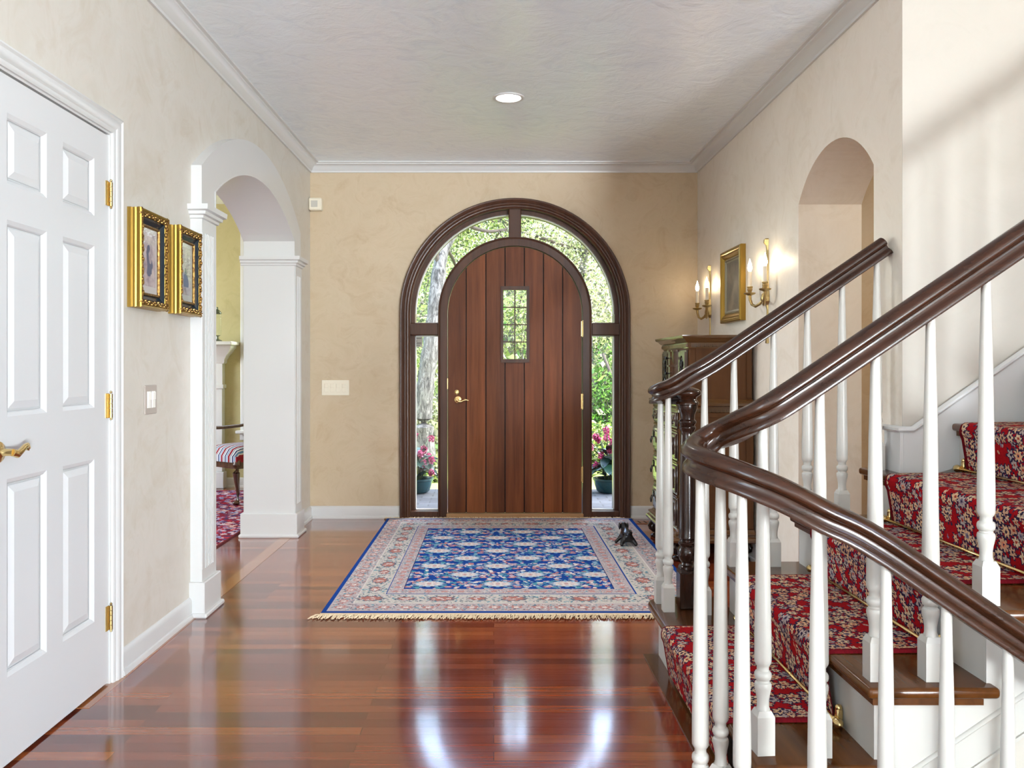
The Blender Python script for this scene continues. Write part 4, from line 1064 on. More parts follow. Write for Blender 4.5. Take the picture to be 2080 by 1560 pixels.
# drawers of the lower case, front faces -X
rows = [(.792, .905), (.598, .775), (.392, .582), (.192, .376)]
for i, (za, zb2) in enumerate(rows):
    m = MB(); y0, y1 = CY0+.035, CY1-.035; xf_ = 1.115
    m.box(xf_-.010, xf_, y0, y1, za, zb2, b=.004)
    m.box(xf_-.020, xf_-.008, y0+.014, y1-.014, za+.014, zb2-.014, b=.007)
    if i == 0:
        rr = random.Random(9)
        for q_ in range(46): m.sphere((xf_-.019, y0+.03+q_*(y1-y0-.06)/45, (za+zb2)/2+.022*math.sin(q_*1.1)), (.010, .012, .013), 7, 5)
    else:
        m.box(xf_-.028, xf_-.018, y0+.06, y0+.34, za+.035, zb2-.035, b=.006); m.box(xf_-.028, xf_-.018, y1-.34, y1-.06, za+.035, zb2-.035, b=.006)
    dr = smooth_angle(obj('drawer', m, M['cabfront'], cb), 40)
    if i:
        for yy in (y0+.085, y1-.085):
            h = MB(); zc = (za+zb2)/2; x = xf_-.034
            h.prism([[(yy+a, zc+.022+b) for a, b in [(0, .030), (.008, .020), (.018, .022), (.014, .010), (.020, 0), (.010, -.004), (.014, -.016), (0, -.012), (-.014, -.016), (-.010, -.004), (-.020, 0), (-.014, .010), (-.018, .022), (-.008, .020)]]], x, x+.006, YZ)
            h.tube([(x-.004, yy-.016, zc+.012), (x-.012, yy-.020, zc-.012), (x-.012, yy-.008, zc-.030), (x-.012, yy+.008, zc-.030), (x-.012, yy+.020, zc-.012), (x-.004, yy+.016, zc+.012)], .0035, 7)
            obj('drawer_pull', h, M['black'], dr)
    m = MB(); zt_ = zb2+.003
    for q_ in range(34): m.box(xf_-.014, xf_-.002, y0+q_*(y1-y0)/34+.003, y0+q_*(y1-y0)/34+.014, zt_, zt_+.010)
    obj('dentil_strip', m, M['cabmould'], cb)
# upper case: two end doors with oval carvings, bowed drawers between
for (y0, y1) in ((5.115, 5.325), (5.625, 5.835)):
    m = MB(); m.box(1.163, 1.175, y0, y1, .985, 1.275, b=.004)
    m.prism([[(y0+.02, 1.0), (y1-.02, 1.0), (y1-.02, 1.26), (y0+.02, 1.26)], [((y0+y1)/2+.058*math.cos(a), 1.13+.11*math.sin(a)) for a in [2*PI*i/28 for i in range(28)]]], 1.156, 1.163, YZ)
    dd = obj('cabinet_door', m, M['cabfront'], cb)
    m = MB(); c = (y0+y1)/2; rr = random.Random(int(y0*100))
    m.sphere((1.160, c, 1.13), (.006, .05, .098), 18, 8)
    for q_ in range(26): m.sphere((1.153, c+rr.uniform(-.028, .028), 1.13+rr.uniform(-.075, .075)), (.005, rr.uniform(.006, .014), rr.uniform(.008, .020)), 7, 5)
    obj('oval_carving', m, M['black'], dd)
for i in range(3):
    z0 = .985+i*.098; m = MB(); y0, y1 = 5.345, 5.605; n = 12
    L = [(1.175, y0)]+[(1.168-.035*math.sin(PI*j/n)**.7, y0+(y1-y0)*j/n) for j in range(n+1)]+[(1.175, y1)]
    m.prism([L], z0, z0+.088, XY, smooth=False)
    L2 = [(1.175, y0)]+[(1.160-.035*math.sin(PI*j/n)**.7, y0+(y1-y0)*j/n) for j in range(n+1)]+[(1.175, y1)]
    m.prism([L2], z0+.086, z0+.097, XY)
    dr = obj('drawer', m, M['cabfront'], cb); smooth_angle(dr, 40)
    h = MB(); h.lathe([(.004, 0), (.004, .010), (.010, .016), (.011, .022), (.006, .027)], (0, 0, 0), 14, M=Matrix.Translation((1.132, 5.475, z0+.044)) @ Matrix.Rotation(-PI/2, 4, 'Y')); obj('drawer_pull', h, M['black'], dr)
for (x, y) in ((1.125, 5.125), (1.125, 5.825), (1.50, 5.125), (1.50, 5.825)):
    m = MB(); m.lathe([(.030, 0), (.046, .004), (.048, .014), (.040, .022), (.022, .028), (.020, .034), (.036, .044), (.056, .062), (.060, .080), (.052, .098), (.034, .110), (.034, .116)], (x, y, 0), 24)
    for q_ in range(14):
        a = 2*PI*q_/14; m.tube([(x+r*math.cos(a), y+r*math.sin(a), z) for r, z in ((.030, .040), (.055, .060), (.062, .080), (.052, .100), (.034, .111))], .006, 6)
    smooth_angle(obj('foot', m, M['newel'], cb), 50)

# ------------------------------------------------------------------ small black dog figurine on the rug
def skin_mesh(name, verts, edges, rad, mat, parent=None, sub=2, root=0):
    me = bpy.data.meshes.new(name); base = root_loc(parent)
    me.from_pydata([tuple(Vector(v)-base) for v in verts], edges, [])
    o = bpy.data.objects.new(name, me); COL.objects.link(o)
    o.modifiers.new('skin', 'SKIN'); s_ = o.modifiers.new('sub', 'SUBSURF'); s_.levels = s_.render_levels = sub
    for i, v in enumerate(me.skin_vertices[0].data):
        r = rad[i]; v.radius = (r, r) if not isinstance(r, tuple) else r; v.use_root = (i == root)
    dg = bpy.context.evaluated_depsgraph_get(); ev = o.evaluated_get(dg)
    nm = bpy.data.meshes.new_from_object(ev); nm.name = name
    o.modifiers.clear(); o.data = nm; nm.materials.clear(); nm.materials.append(mat)
    nm.polygons.foreach_set('use_smooth', [True]*len(nm.polygons))
    if parent is not None: o.parent = parent
    return o
dg_ = thing('dog_figurine', (.87, 5.50, .012), 'small black cast iron dog figurine seen from behind on the rug edge', 'figurine')
X0, Y0, Z0 = .868, 5.50, .013
V = [(0, .02, .052), (0, -.02, .050), (0, .065, .066), (-.004, .095, .088), (-.008, .112, .112), (-.010, .140, .106),   # rump, belly, chest, neck, head, muzzle
     (.030, -.020, .036), (.046, -.038, .018), (.052, -.050, .003), (-.030, -.020, .036), (-.042, -.040, .018), (-.046, -.052, .003),
     (.028, .068, .040), (.034, .085, .018), (.036, .075, .003), (-.034, .060, .040), (-.056, .055, .020), (-.074, .040, .006),
     (0, -.050, .066), (.002, -.058, .088), (.004, -.052, .104)]
E = [(1, 0), (0, 2), (2, 3), (3, 4), (4, 5), (1, 6), (6, 7), (7, 8), (1, 9), (9, 10), (10, 11), (2, 12), (12, 13), (13, 14), (2, 15), (15, 16), (16, 17), (1, 18), (18, 19), (19, 20)]
Rd = [.031, .036, .032, .022, .027, .014, .020, .013, .012, .020, .013, .012, .015, .011, .010, .015, .011, .010, .009, .007, .005]
skin_mesh('body', [(X0+a, Y0+b, Z0+c) for a, b, c in V], E, Rd, M['black'], dg_, 2, 0)
for s_ in (-1, 1):
    m = MB(); m.sphere((X0-.009+s_*.026, Y0+.108, Z0+.102), (.008, .014, .024), 12, 8); obj('ear', m, M['black'], dg_)

# ------------------------------------------------------------------ room beyond the arch
m = MB(); m.box(-5.8, -1.70, 2.9, 8.4, -.12, 0); struct(obj('floor_side_room', m, M['floor']))
m = MB(); m.prism([[(-5.8, 0), (-1.72, 0), (-1.72, 3.0), (-5.8, 3.0)], [(-2.38, .56), (-2.38, 2.6), (-1.92, 2.6), (-1.92, .56)]], 8.22, 8.40, XZ)
struct(obj('wall_side_room_back', m, M['olive']), 'olive plaster wall of the room beyond the arch', 'wall')
m = MB(); m.box(-1.90, -1.701, YB+.2, 8.4, 0, 3.0); struct(obj('wall_side_room_right', m, M['olive']))
m = MB(); m.box(-5.8, -1.70, 2.7, 2.9, 0, 3.0); struct(obj('wall_side_room_front', m, M['olive']))
m = MB(); m.prism([[(2.9, 0), (8.4, 0), (8.4, 3.0), (2.9, 3.0)], [(5.1, .6), (5.1, 2.6), (7.3, 2.6), (7.3, .6)]], -6.0, -5.8, YZ); struct(obj('wall_side_room_left', m, M['olive']))
m = MB(); m.box(-6.0, -1.70, 2.7, 8.4, 2.75, 2.95); struct(obj('ceiling_side_room', m, M['ceil']))
r = struct(empty('window_3', (-2.15, 8.22, .56)), 'white trimmed window at the back of the side room', 'window')
m = MB(); m.sweep([(-2.38, 8.22, .55), (-2.38, 8.22, 2.61), (-1.92, 8.22, 2.61), (-1.92, 8.22, .55)], [(0, 0), (0, .02), (-.06, .024), (-.075, .018), (-.08, 0)], up=(0, -1, 0)); obj('window_casing', m, M['trimw'], r)
m = MB(); m.box(-2.49, -1.905, 8.15, 8.24, .525, .555, b=.006); m.box(-2.46, -1.91, 8.195, 8.22, .46, .525, b=.004); obj('window_sill', m, M['trimw'], r)
m = MB(); m.box(-2.38, -1.92, 8.29, 8.294, .56, 2.6); obj('pane', m, M['glass'], r)
m = MB(); m.sweep([(-5.8, 8.22, 0), (-1.9, 8.22, 0), (-1.9, 6.76, 0)], bbp); struct(obj('baseboard_side_room', m, M['trimw']))
# fireplace surround whose mantel end shows past the pilaster
fp = thing('fireplace_mantel', (-3.3, 8.22, 0), 'white moulded fireplace mantel in the olive room beyond the arch', 'fireplace')
m = MB(); m.box(-4.13, -2.47, 7.965, 8.22, 1.375, 1.410, b=.006)
m.sweep([(-4.06, 8.22, 1.20), (-4.06, 8.14, 1.20), (-2.60, 8.14, 1.20), (-2.60, 8.22, 1.20)], [(0, 0), (.010, .010), (.014, .040), (.030, .060), (.036, .075), (.060, .10), (.085, .135), (.100, .150), (.105, .176), (0, .176)])
obj('mantel_shelf', m, M['trimw'], fp)
m = MB(); m.box(-4.05, -2.61, 8.14, 8.22, .98, 1.375); obj('frieze', m, M['trimw'], fp)
for x in (-4.05, -2.80):
    m = MB(); m.box(x, x+.19, 8.14, 8.22, .16, 1.0, b=.004); m.box(x-.02, x+.21, 8.12, 8.22, 0, .16, b=.006); m.box(x-.015, x+.205, 8.125, 8.22, .96, 1.0, b=.004); obj('pilaster', m, M['trimw'], fp)
m = MB(); m.box(-3.86, -2.80, 8.19, 8.22, 0, .98); obj('firebox', m, M['slot'], fp)
lt = thing('hurricane_lamp', (-2.645, 8.07, 1.41), 'clear glass hurricane lamp with metal cap on the white mantel', 'lamp')
m = MB(); m.lathe([(.040, 0), (.046, .006), (.040, .014), (.014, .022), (.012, .05), (.030, .058)], (-2.635, 8.07, 1.41), 20); obj('base', m, Mat('pewter', rgb(120, 124, 112), .3, .9).m, lt)
m = MB(); m.lathe([(.036, .058), (.040, .10), (.040, .20), (.036, .262)], (-2.635, 8.07, 1.41), 20, cap=False); obj('glass_chimney', m, M['glass'], lt)
m = MB(); m.lathe([(.040, .262), (.038, .278), (.020, .300), (.008, .308), (.008, .325), (.003, .33)], (-2.635, 8.07, 1.41), 20); obj('cap', m, Mat('dark_pewter', rgb(96, 104, 90), .3, .9).m, lt)
# rug of the side room
R_ = random.Random(21)
cv = Canvas(2.4, 2.75, .011, rgb(120, 28, 48))
pal = [rgb(150, 150, 180), rgb(190, 170, 180), rgb(84, 70, 110), rgb(170, 44, 60), rgb(200, 160, 150), rgb(60, 50, 86)]
for _ in range(5200): cv.flower(R_.uniform(0, 2.4), R_.uniform(0, 2.75), R_.uniform(.012, .034), R_.uniform(.010, .022), R_.choice(pal), R_.choice((0, 5)), .3, 0, R_.random()*3)
cv.rect(2.385, 2.4, 0, 2.75, rgb(120, 40, 40))
sr = thing('rug', (-3.0, 6.4, 0), 'burgundy patterned rug on the floor of the room beyond the arch', 'rug')
woven('pile', cv, lambda u, v: np.stack([-4.19+u, 5.2+v, .010+0*u], 1), M['pattern'], sr)
m = MB(); m.box(-4.19, -1.79, 5.2, 7.95, 0, .0095); obj('backing', m, Mat('rug_side', rgb(90, 22, 34), .9).m, sr)
# striped armchair: built facing -Y at its own origin, then turned
ch = thing('armchair', (0, 0, 0), 'carved wooden armchair with red, white and blue striped seat', 'chair')
cw = wood('chair_wood', (.045, .018, .010, 1), (.10, .042, .022, 1), .22, 'Z', 16, coat=.4)
fab = Mat('striped_fabric', (.8, .8, .8, 1), .85, spec=.2)
sx = fab.node('ShaderNodeSeparateXYZ', {0: fab.coord((1, 1, 1))}); mm = fab.math('FRACT', fab.math('MULTIPLY', sx.outputs[0], 11.0))
cr = fab.ramp(mm, [(0, rgb(200, 196, 194)), (.10, rgb(30, 48, 88)), (.26, rgb(200, 196, 194)), (.34, rgb(84, 122, 156)), (.46, rgb(200, 196, 194)), (.54, rgb(128, 30, 42)), (.80, rgb(200, 196, 194)), (.88, rgb(30, 48, 88)), (.95, rgb(200, 196, 194))])

for nd in fab.n:
    if nd.type == 'VALTORGB': nd.color_ramp.interpolation = 'CONSTANT'
fab.base(cr)
SW, SD = .245, .27
m = MB(); vs = []; n = 14
for j in range(n+1):
    for i in range(n+1):
        u, v = i/n*2-1, j/n*2-1
        x = u*SW*(1-.10*(v+1)/2); y = v*SD-.02*(1-u*u)*(1 if v < 0 else 0)*(-v)
        vs.append((x, y, .405+.085*(1-abs(u)**5)**.6*(1-abs(v)**5)**.6))
fs = [(j*(n+1)+i, j*(n+1)+i+1, (j+1)*(n+1)+i+1, (j+1)*(n+1)+i) for j in range(n) for i in range(n)]
m.add(vs, fs, True)
bd = [i for i in range(n+1)]+[(j)*(n+1)+n for j in range(1, n+1)]+[n*(n+1)+i for i in range(n-1, -1, -1)]+[j*(n+1) for j in range(n-1, 0, -1)]
b0 = len(m.v); m.add([(m.v[k][0], m.v[k][1], .355) for k in bd], [], True)
for q_ in range(len(bd)):
    q2 = (q_+1) % len(bd); m.f.append((bd[q_], bd[q2], b0+q2, b0+q_)); m.sm.append(True); m.c.append(None)
obj('seat', m, fab.m, ch)
m = MB(); m.box(-SW+.01, SW-.01, -SD+.01, -SD+.03, .30, .36, b=.004); m.box(-SW+.01, -SW+.03, -SD, SD, .30, .36, b=.004); m.box(SW-.03, SW-.01, -SD, SD, .30, .36, b=.004); m.box(-SW+.03, SW-.03, SD-.03, SD-.01, .30, .36, b=.004); obj('seat_frame', m, cw, ch)
for s_ in (-1, 1):
    x = s_*(SW-.03); m = MB()
    m.tube([(x, -SD+.03, .37), (x+s_*.012, -SD+.014, .33), (x+s_*.016, -SD+.006, .27), (x+s_*.004, -SD+.024, .18), (x-s_*.004, -SD+.038, .09), (x, -SD+.03, .035), (x+s_*.006, -SD+.016, .012)], [.030, .034, .030, .021, .015, .015, .024], 12)
    m.sphere((x+s_*.006, -SD+.012, .018), (.028, .032, .018), 12, 8)
    for q_ in range(7): m.sphere((x+s_*.030, -SD+.01-.01*q_ % 3*.01, .345-q_*.014), (.010, .016, .009), 8, 5)
    obj('leg', m, cw, ch)
    m = MB(); m.tube([(s_*(SW-.055), SD-.02, .36), (s_*(SW-.05), SD+.01, .2), (s_*(SW-.04), SD+.05, .0)], [.020, .018, .016], 8); obj('leg', m, cw, ch)
    m = MB(); m.tube([(s_*(SW-.01), -SD+.16, .34), (s_*(SW+.012), -SD+.15, .42), (s_*(SW+.030), -SD+.10, .52), (s_*(SW+.030), -SD+.06, .585), (s_*(SW+.024), -SD+.08, .622), (s_*(SW+.018), -SD+.20, .618), (s_*(SW+.0), .10, .625), (s_*(SW-.05), SD+.01, .655)], [.017, .015, .014, .015, .018, .015, .014, .015], 10); obj('armrest', m, cw, ch)
    m = MB(); m.tube([(s_*(SW-.055), SD-.01, .36), (s_*(SW-.05), SD+.02, .60), (s_*(SW-.05), SD+.07, .85), (s_*(SW-.03), SD+.10, 1.0)], [.018, .016, .015, .016], 8); obj('back_post', m, cw, ch)
m = MB(); m.tube([(-SW+.01, SD+.10, .98), (-.15, SD+.11, 1.03), (0, SD+.11, 1.0), (.15, SD+.11, 1.03), (SW-.01, SD+.10, .98)], .020, 10); obj('crest_rail', m, cw, ch)
m = MB(); m.prism([[(-.06, .37), (.06, .37), (.04, .5), (.09, .7), (.05, .85), (.08, 1.0), (-.08, 1.0), (-.05, .85), (-.09, .7), (-.04, .5)]], SD+.03, SD+.045, XZ); obj('back_splat', m, cw, ch)
a_ = math.radians(-38)     # front turned towards the fireplace
ch.rotation_euler = (0, 0, a_)
cl = Vector((SW-.03, -SD+.03, 0)); cl.rotate(Matrix.Rotation(a_, 3, 'Z'))
ch.location = Vector((-2.155, 7.12, .0105))-cl
# warm passage behind the small arch
m = MB(); m.box(1.90, 3.6, 3.30+.15, 3.508, 0, 2.7); m.box(1.90, 3.6, 5.6, 5.7, 0, 2.7); m.box(3.6, 3.7, 3.45, 5.7, 0, 2.7)
struct(obj('wall_passage', m, M['wall']))
m = MB(); m.box(1.90, 3.7, 3.45, 5.7, 2.7, 2.8); struct(obj('ceiling_passage', m, M['ceil']))
m = MB(); m.box(1.90, 3.7, 3.45, 5.7, -.12, 0); struct(obj('floor_passage', m, M['floor']))

# ------------------------------------------------------------------ outdoors
pv = Mat('slate_pavers', rgb(70, 74, 84), .75)
b_ = pv.node('ShaderNodeTexBrick', {'Vector': pv.coord((1, 1, 1)), 'Color1': rgb(40, 42, 50), 'Color2': rgb(62, 65, 73), 'Mortar': rgb(16, 16, 18), 'Scale': 1.0, 'Mortar Size': .006, 'Brick Width': .20, 'Row Height': .10})
pv.base(b_.outputs[0]); pv.bump(b_.outputs['Fac'], -.3, .01)
m = MB(); m.box(-4, 4, YB+.2, 8.80, -.25, -.10); struct(obj('porch_floor', m, pv.m), 'dark slate paved porch outside the entry door', 'porch')
gr = Mat('grass_ground', rgb(120, 140, 60), .9); n = gr.noise(gr.coord(), 3, 6, .7); gr.base(gr.ramp(n.outputs[0], [(.3, rgb(88, 104, 40)), (.55, rgb(150, 166, 70)), (.75, rgb(150, 140, 96))]))
def gz(x, y): return -.16+max(0, y-11.5)*.24+.10*math.sin(x*.9)*math.sin(y*.7)*min(1, max(0, y-9))
nx_, ny_ = 40, 44; X = np.linspace(-16, 16, nx_+1); Y = np.linspace(8.8, 44, ny_+1)
m = MB(); m.add([(x, y, gz(x, y)) for y in Y for x in X], [(j*(nx_+1)+i, j*(nx_+1)+i+1, (j+1)*(nx_+1)+i+1, (j+1)*(nx_+1)+i) for j in range(ny_) for i in range(nx_)], True)
struct(obj('ground_hillside', m, gr.m, fix=False), 'grassy slope rising behind the porch', 'ground')

def leaf_mesh(name, P, size, cols, parent=None, up=.3, mat=None, asp=.5):
    """many small folded leaves as one mesh"""
    P = np.asarray(P); n = len(P); d = np.random.randn(n, 3); d[:, 2] += up; d /= np.linalg.norm(d, axis=1)[:, None]
    a = np.random.randn(n, 3); a -= (a*d).sum(1)[:, None]*d; a /= np.linalg.norm(a, axis=1)[:, None]
    b = np.cross(d, a); s_ = size*np.random.uniform(.6, 1.4, (n, 1))
    v = np.stack([P-a*s_, P-b*s_*asp+d*s_*.15, P+a*s_, P+b*s_*asp+d*s_*.15], 1).reshape(-1, 3)-np.array(root_loc(parent))
    me = bpy.data.meshes.new(name); me.vertices.add(4*n); me.vertices.foreach_set('co', v.astype(np.float32).ravel())
    q = np.arange(4*n, dtype=np.int32); me.loops.add(4*n); me.loops.foreach_set('vertex_index', q)
    me.polygons.add(n); me.polygons.foreach_set('loop_start', np.arange(0, 4*n, 4, dtype=np.int32)); me.polygons.foreach_set('loop_total', np.full(n, 4, dtype=np.int32))
    me.update(calc_edges=True)
    cc = np.array([c[:3] for c in cols])[np.random.randint(0, len(cols), n)]*np.random.uniform(.7, 1.25, (n, 1))
    at = me.attributes.new('tint', 'FLOAT_COLOR', 'FACE'); at.data.foreach_set('color', np.concatenate([cc, np.ones((n, 1))], 1).astype(np.float32).ravel())
    me.materials.append(mat or M['leaf']); o = bpy.data.objects.new(name, me); COL.objects.link(o)
    if parent is not None: o.parent = parent
    return o
G1 = [rgb(142, 160, 72), rgb(112, 134, 56), rgb(180, 186, 112), rgb(74, 92, 44), rgb(200, 202, 150), rgb(60, 66, 48)]
G2 = [rgb(166, 172, 112), rgb(138, 148, 88), rgb(204, 200, 160), rgb(110, 114, 76), rgb(184, 176, 140), rgb(78, 74, 60), rgb(214, 214, 196)]
G3 = [rgb(70, 114, 40), rgb(96, 144, 54), rgb(126, 172, 70), rgb(50, 76, 30), rgb(40, 52, 30)]
bark = Mat('grey_bark', rgb(150, 142, 134), .9)
n = bark.noise(bark.coord((14, 14, 3.5)), 1.3, 7, .75, 1.5); bark.base(bark.ramp(n.outputs[0], [(.38, rgb(34, 30, 29)), (.48, rgb(96, 90, 86)), (.64, rgb(160, 154, 150))])); bark.bump(n.outputs[0], 1.0, .05)
dark_bark = Mat('dark_bark', rgb(74, 62, 54), .9).m
def blob(c, r, n):
    d = np.random.randn(n, 3); d /= np.linalg.norm(d, axis=1)[:, None]; k = np.random.uniform(.35, 1, (n, 1))**.6
    return np.array(c)+d*k*np.array(r)
def tree(loc, label, trunk, branches, clumps, cols, size, n, mat, wobble=0):
    r = thing('tree', loc, label, 'tree', 'trees outside the entry door')
    rnd = random.Random(int(loc[0]*100))
    m = MB(); P = catmull([p[:3] for p in trunk], 5); R0 = np.interp(np.linspace(0, 1, len(P)), np.linspace(0, 1, len(trunk)), [p[3] for p in trunk])
    m.tube(P, [x*(1+rnd.uniform(-wobble, wobble)) for x in R0], 14); obj('trunk', m, mat, r)
    for br in branches:
        m = MB(); Pb = catmull([p[:3] for p in br], 4); Rb = np.interp(np.linspace(0, 1, len(Pb)), np.linspace(0, 1, len(br)), [p[3] for p in br])
        m.tube(Pb, [x*(1+rnd.uniform(-wobble, wobble)) for x in Rb], 8)
        for q_ in range(len(Pb)//2):      # twigs
            p = Pb[rnd.randrange(1, len(Pb))]; d = Vector((rnd.uniform(-1, 1), rnd.uniform(-.3, .3), rnd.uniform(-.6, .8)))*rnd.uniform(.3, .7)
            m.tube([p, p+d*.5+Vector((0, 0, rnd.uniform(-.05, .05))), p+d], [.010, .007, .003], 5)
        obj('branch', m, mat if br[0][3] > .05 else dark_bark, r)
    P = np.concatenate([blob(c, q, int(n*w_)) for c, q, w_ in clumps]); leaf_mesh('crown', P, size, cols, r)
    return r
T = lambda x, y, Y: tuple(px(x, y, Y))
tree(T(865, 960, 11)[:2]+(-.16,), 'thick grey-barked tree rising behind the left planter',
     [T(862, 1010, 11)+(.15,), T(864, 940, 11)+(.135,), T(860, 850, 11)+(.125,), T(866, 770, 11)+(.115,), T(877, 690, 11)+(.105,), T(886, 610, 11.1)+(.095,), T(893, 540, 11.2)+(.09,), T(905, 495, 11.3)+(.085,), T(940, 455, 11.5)+(.07,), T(990, 425, 11.8)+(.05,), T(1060, 380, 12)+(.03,)],
     [[T(893, 545, 11.2)+(.035,), T(870, 460, 11)+(.028,), T(840, 400, 11)+(.02,), T(810, 350, 11)+(.010,)], [T(940, 455, 11.5)+(.03,), T(990, 470, 11.6)+(.022,), T(1030, 465, 11.8)+(.014,)],
      [T(950, 450, 11.5)+(.024,), T(1000, 440, 11.8)+(.018,), T(1040, 460, 12)+(.010,)], [T(880, 660, 11.1)+(.022,), T(905, 600, 11.6)+(.016,), T(940, 560, 12)+(.010,)], [T(905, 500, 11.3)+(.03,), T(925, 540, 12)+(.02,), T(930, 600, 12.3)+(.01,)]],
     [(T(870, 640, 12), (.9, .8, .8), .25), (T(960, 430, 12.2), (1.1, .8, .55), .3), (T(860, 480, 12), (.8, .8, .9), .25), (T(990, 400, 12), (1.3, 1, .45), .2)], G1, .024, 15000, bark.m, .10)
for (x, Y, lb, bs_, cl, cols) in (
    (1190, 13, 'slender tree with pale spring leaves right of the door', [[T(1090, 480, 12.5)+(.030,), T(1150, 500, 13)+(.026,), T(1215, 512, 13.2)+(.018,)], [T(1140, 560, 13)+(.02,), T(1190, 520, 13)+(.018,), T(1230, 460, 13.2)+(.012,)], [T(1225, 720, 12.5)+(.022,), T(1250, 780, 12)+(.02,), T(1275, 830, 12)+(.012,)]],
     [(T(1130, 450, 13), (1.1, .9, .6), .4), (T(1225, 560, 13), (.6, .9, 1.1), .35), (T(1235, 700, 13.5), (.5, .7, .8), .2)], G2),
    (1275, 15, 'tree with ochre spring leaves further up the slope on the right', [[T(1240, 700, 15)+(.03,), T(1215, 640, 15)+(.022,), T(1180, 560, 15)+(.012,)]], [(T(1200, 500, 16), (2.0, 1.2, 1.8), .6), (T(1060, 470, 16), (1.6, 1.2, 1.2), .4)], G2),
    (1040, 17, 'young tree straight behind the door window', [[T(1045, 660, 17)+(.03,), T(1060, 600, 17)+(.02,), T(1070, 520, 17)+(.01,)]], [(T(1046, 640, 17), (1.1, 1, 1.5), .6), (T(1046, 480, 17), (1.6, 1.2, .9), .4)], G1),
    (830, 16, 'bushy tree on the slope far left behind the thick trunk', [[T(840, 700, 16)+(.03,), T(860, 620, 16)+(.02,), T(880, 520, 16)+(.01,)]], [(T(860, 600, 16), (1.4, 1.2, 1.8), .6), (T(930, 440, 17), (1.8, 1.2, 1.2), .4)], G2)):
    b0 = T(x, 900, Y); gx = b0[0]
    tree((gx, Y, gz(gx, Y)), lb, [(gx, Y, gz(gx, Y)-.1, .10), (gx+.05, Y, 1.2, .085), (gx-.05, Y, 2.6, .07), (gx+.1, Y, 4.2, .045), (gx, Y, 6.0, .02)], bs_, cl, cols, .027, 15000, bark.m, .06)
for i, (x, y, Y, sx_, sz_, lb, cols) in enumerate((
    (1232, 860, 12.0, .75, .75, 'bright green leafy shrub behind the right planter', G3), (1215, 930, 10.6, .5, .45, 'low bright shrub at the porch edge behind the right planter', G1), (1262, 790, 13, .9, .8, 'tall green shrub seen in the right sidelight', G3),
    (846, 800, 13.5, .8, 1.1, 'yellow-green shrub left of the thick trunk', G1), (885, 900, 12.5, .6, .7, 'loose shrub right of the thick trunk', G2), (880, 975, 10.2, .45, .28, 'low yellow-green shrub beside the left planter', G1),
    (1046, 720, 15, 1.1, 1.2, 'leafy shrub seen through the small door window', G1))):
    c = T(x, y, Y); c = (c[0], c[1], c[2]); g0 = gz(c[0], c[1])
    r = thing('shrub', (c[0], c[1], g0), lb, 'shrub', 'shrubs behind the porch')
    m = MB(); rnd = random.Random(i)
    for q_ in range(12):
        d = Vector((rnd.uniform(-sx_, sx_)*.8, rnd.uniform(-.4, .4), sz_*rnd.uniform(.3, .95)))
        m.tube([(c[0], c[1], g0), (c[0]+d.x*.4, c[1]+d.y*.4, (g0+c[2])/2), (c[0]+d.x, c[1]+d.y, c[2]+d.z)], [.018, .011, .004], 5)
    obj('stems', m, dark_bark, r)
    P = np.concatenate([blob(c, (sx_, sx_*.8, sz_), 5200), blob((c[0], c[1], (c[2]+g0)/2), (sx_*.8, sx_*.7, max(.2, (c[2]-g0)/2)), 2800)]); leaf_mesh('leaves', P, .026, cols, r)
# undergrowth over the whole slope, beyond counting
n = 52000; P = np.empty((n, 3)); P[:, 1] = 11.2+np.random.rand(n)**.8*22; P[:, 0] = (np.random.rand(n)*2-1)*(.32*P[:, 1]+1.5)+.6
P[:, 2] = [gz(x, y) for x, y in P[:, :2]]; P[:, 2] += np.random.rand(n)**1.5*(.9+.16*(P[:, 1]-10))*(1+.6*np.sin(P[:, 0]*2.1)*np.sin(P[:, 1]*1.3))
tag(leaf_mesh('undergrowth', P, .075, G1+G2+G3[:2]), 'tangled spring undergrowth covering the slope', 'undergrowth', None, 'stuff')
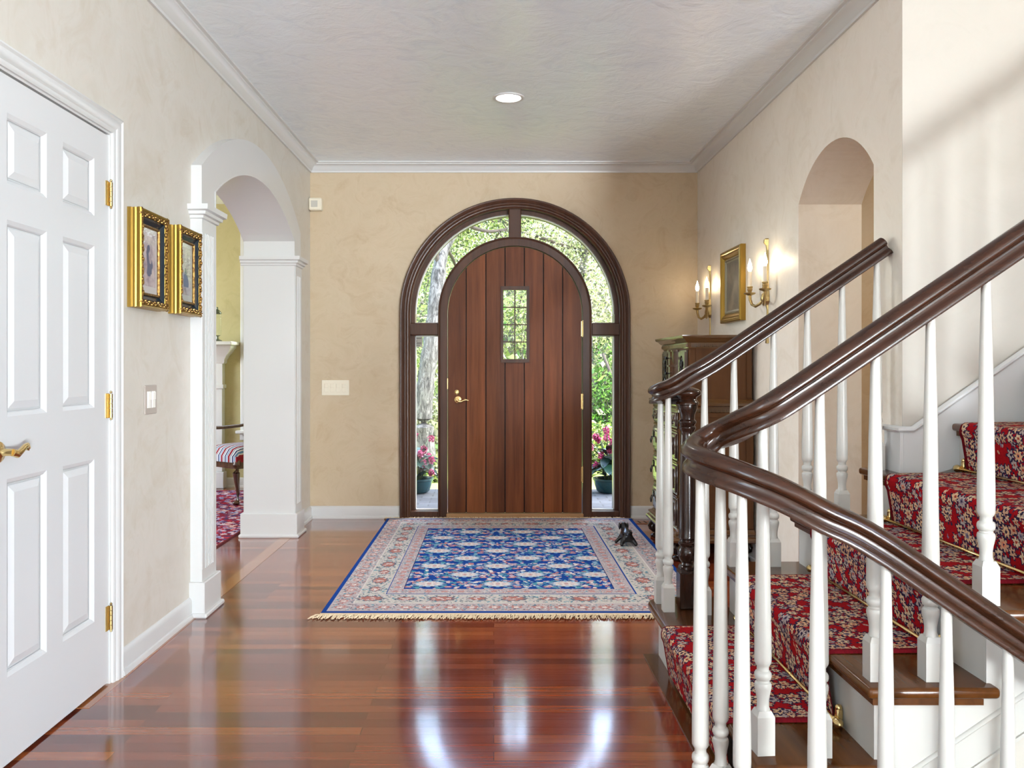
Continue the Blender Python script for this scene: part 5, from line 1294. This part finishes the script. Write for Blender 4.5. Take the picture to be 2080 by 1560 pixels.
# flowering planters on the porch
M['wl'] = tinted('waxy_leaf', .3, .5); potm = Mat('teal_glaze', rgb(20, 58, 66), .25).m; dl = [rgb(12, 32, 26), rgb(18, 44, 36), rgb(10, 24, 24), rgb(30, 56, 50)]
def planter(x, lb, seed):
    rnd = random.Random(seed); Y = 8.55; z0 = -.10; r = thing('potted_plant', (x, Y, z0), lb, 'potted plant', 'pink-flowered planters on the porch')
    m = MB(); m.lathe([(.10, 0), (.125, .02), (.150, .09), (.158, .125), (.168, .13), (.168, .148), (.150, .148), (.145, .11)], (x, Y, z0), 28); smooth_angle(obj('pot', m, potm, r), 40)
    m = MB(); heads = []
    for q_ in range(17):
        a = 2*PI*q_/17+rnd.uniform(-.3, .3); rr = rnd.uniform(.05, .28); h = rnd.uniform(.14, .56)-rr*.40
        hx, hy, hz = x+rr*math.cos(a), Y+rr*math.sin(a), z0+.18+h
        m.tube([(x+.03*math.cos(a), Y+.03*math.sin(a), z0+.11), (x+rr*.6*math.cos(a), Y+rr*.6*math.sin(a), z0+.18+h*.8), (hx, hy, hz+.03), (hx, hy, hz)], [.007, .005, .004, .003], 6); heads.append((hx, hy, hz-.02))
    obj('stems', m, Mat('stem_green', rgb(50, 70, 40), .6).m, r)
    lv = MB()
    for q_ in range(46):
        a = rnd.uniform(0, 2*PI); L_ = rnd.uniform(.16, .26); el = rnd.uniform(-.2, 1.0); wd = L_*.30; lv.cur = rnd.choice(dl)
        o_ = Vector((x, Y, z0+.13+rnd.uniform(.0, .24))); d = Vector((math.cos(a)*math.cos(el), math.sin(a)*math.cos(el), math.sin(el))); s_ = Vector((-math.sin(a), math.cos(a), 0))
        pts = []
        for t_, ww in ((0, .1), (.25, .8), (.55, 1), (.85, .55), (1, .03)):
            c = o_+d*(L_*t_+.04)+Vector((0, 0, -L_*.45*t_*t_)); pts += [c-s_*wd*ww+Vector((0, 0, .012)), c, c+s_*wd*ww+Vector((0, 0, .012))]
        lv.add(pts, [(k*3+j, k*3+j+1, k*3+j+4, k*3+j+3) for k in range(4) for j in (0, 1)], True)
    obj('leaves', lv, M['wl'], r, fix=False)
    pk = [rgb(176, 66, 116), rgb(150, 38, 88), rgb(200, 120, 152), rgb(104, 22, 58)]
    for h in heads:
        P = blob(h, (.034, .034, .040), 95); leaf_mesh('blossom', P, .012, pk, r, asp=.7)
    return r
planter(-.775, 'pink-flowered plant in a dark teal pot seen through the left sidelight', 4)
planter(1.165, 'pink-flowered plant in a dark teal pot seen through the right sidelight', 9)
# small warning notice stuck inside the left sidelight
c0, c1 = px(834, 684, YB+.08), px(858, 705, YB+.08)
r = thing('window_sign', (c0.x, YB+.08, c1.z), 'small pale notice at the top of the left sidelight', 'sign')
m = MB(); m.box(c0.x, c1.x, YB+.080, YB+.084, c1.z, c0.z); obj('card', m, Mat('notice_card', rgb(176, 172, 160), .6).m, r)
m = MB(); wS = c1.x-c0.x; hS = c0.z-c1.z
for z, a, b in ((.84, .08, .92), (.42, .08, .92), (.30, .08, .92), (.14, .12, .8)): m.box(c0.x+wS*a, c0.x+wS*b, YB+.0793, YB+.080, c1.z+hS*z-.0022, c1.z+hS*z+.0022)
m.box(c0.x+wS*.46, c0.x+wS*.54, YB+.0793, YB+.080, c1.z+hS*.58-.004, c1.z+hS*.58+.004)
obj('lettering', m, Mat('notice_ink', rgb(80, 80, 74), .6).m, r)
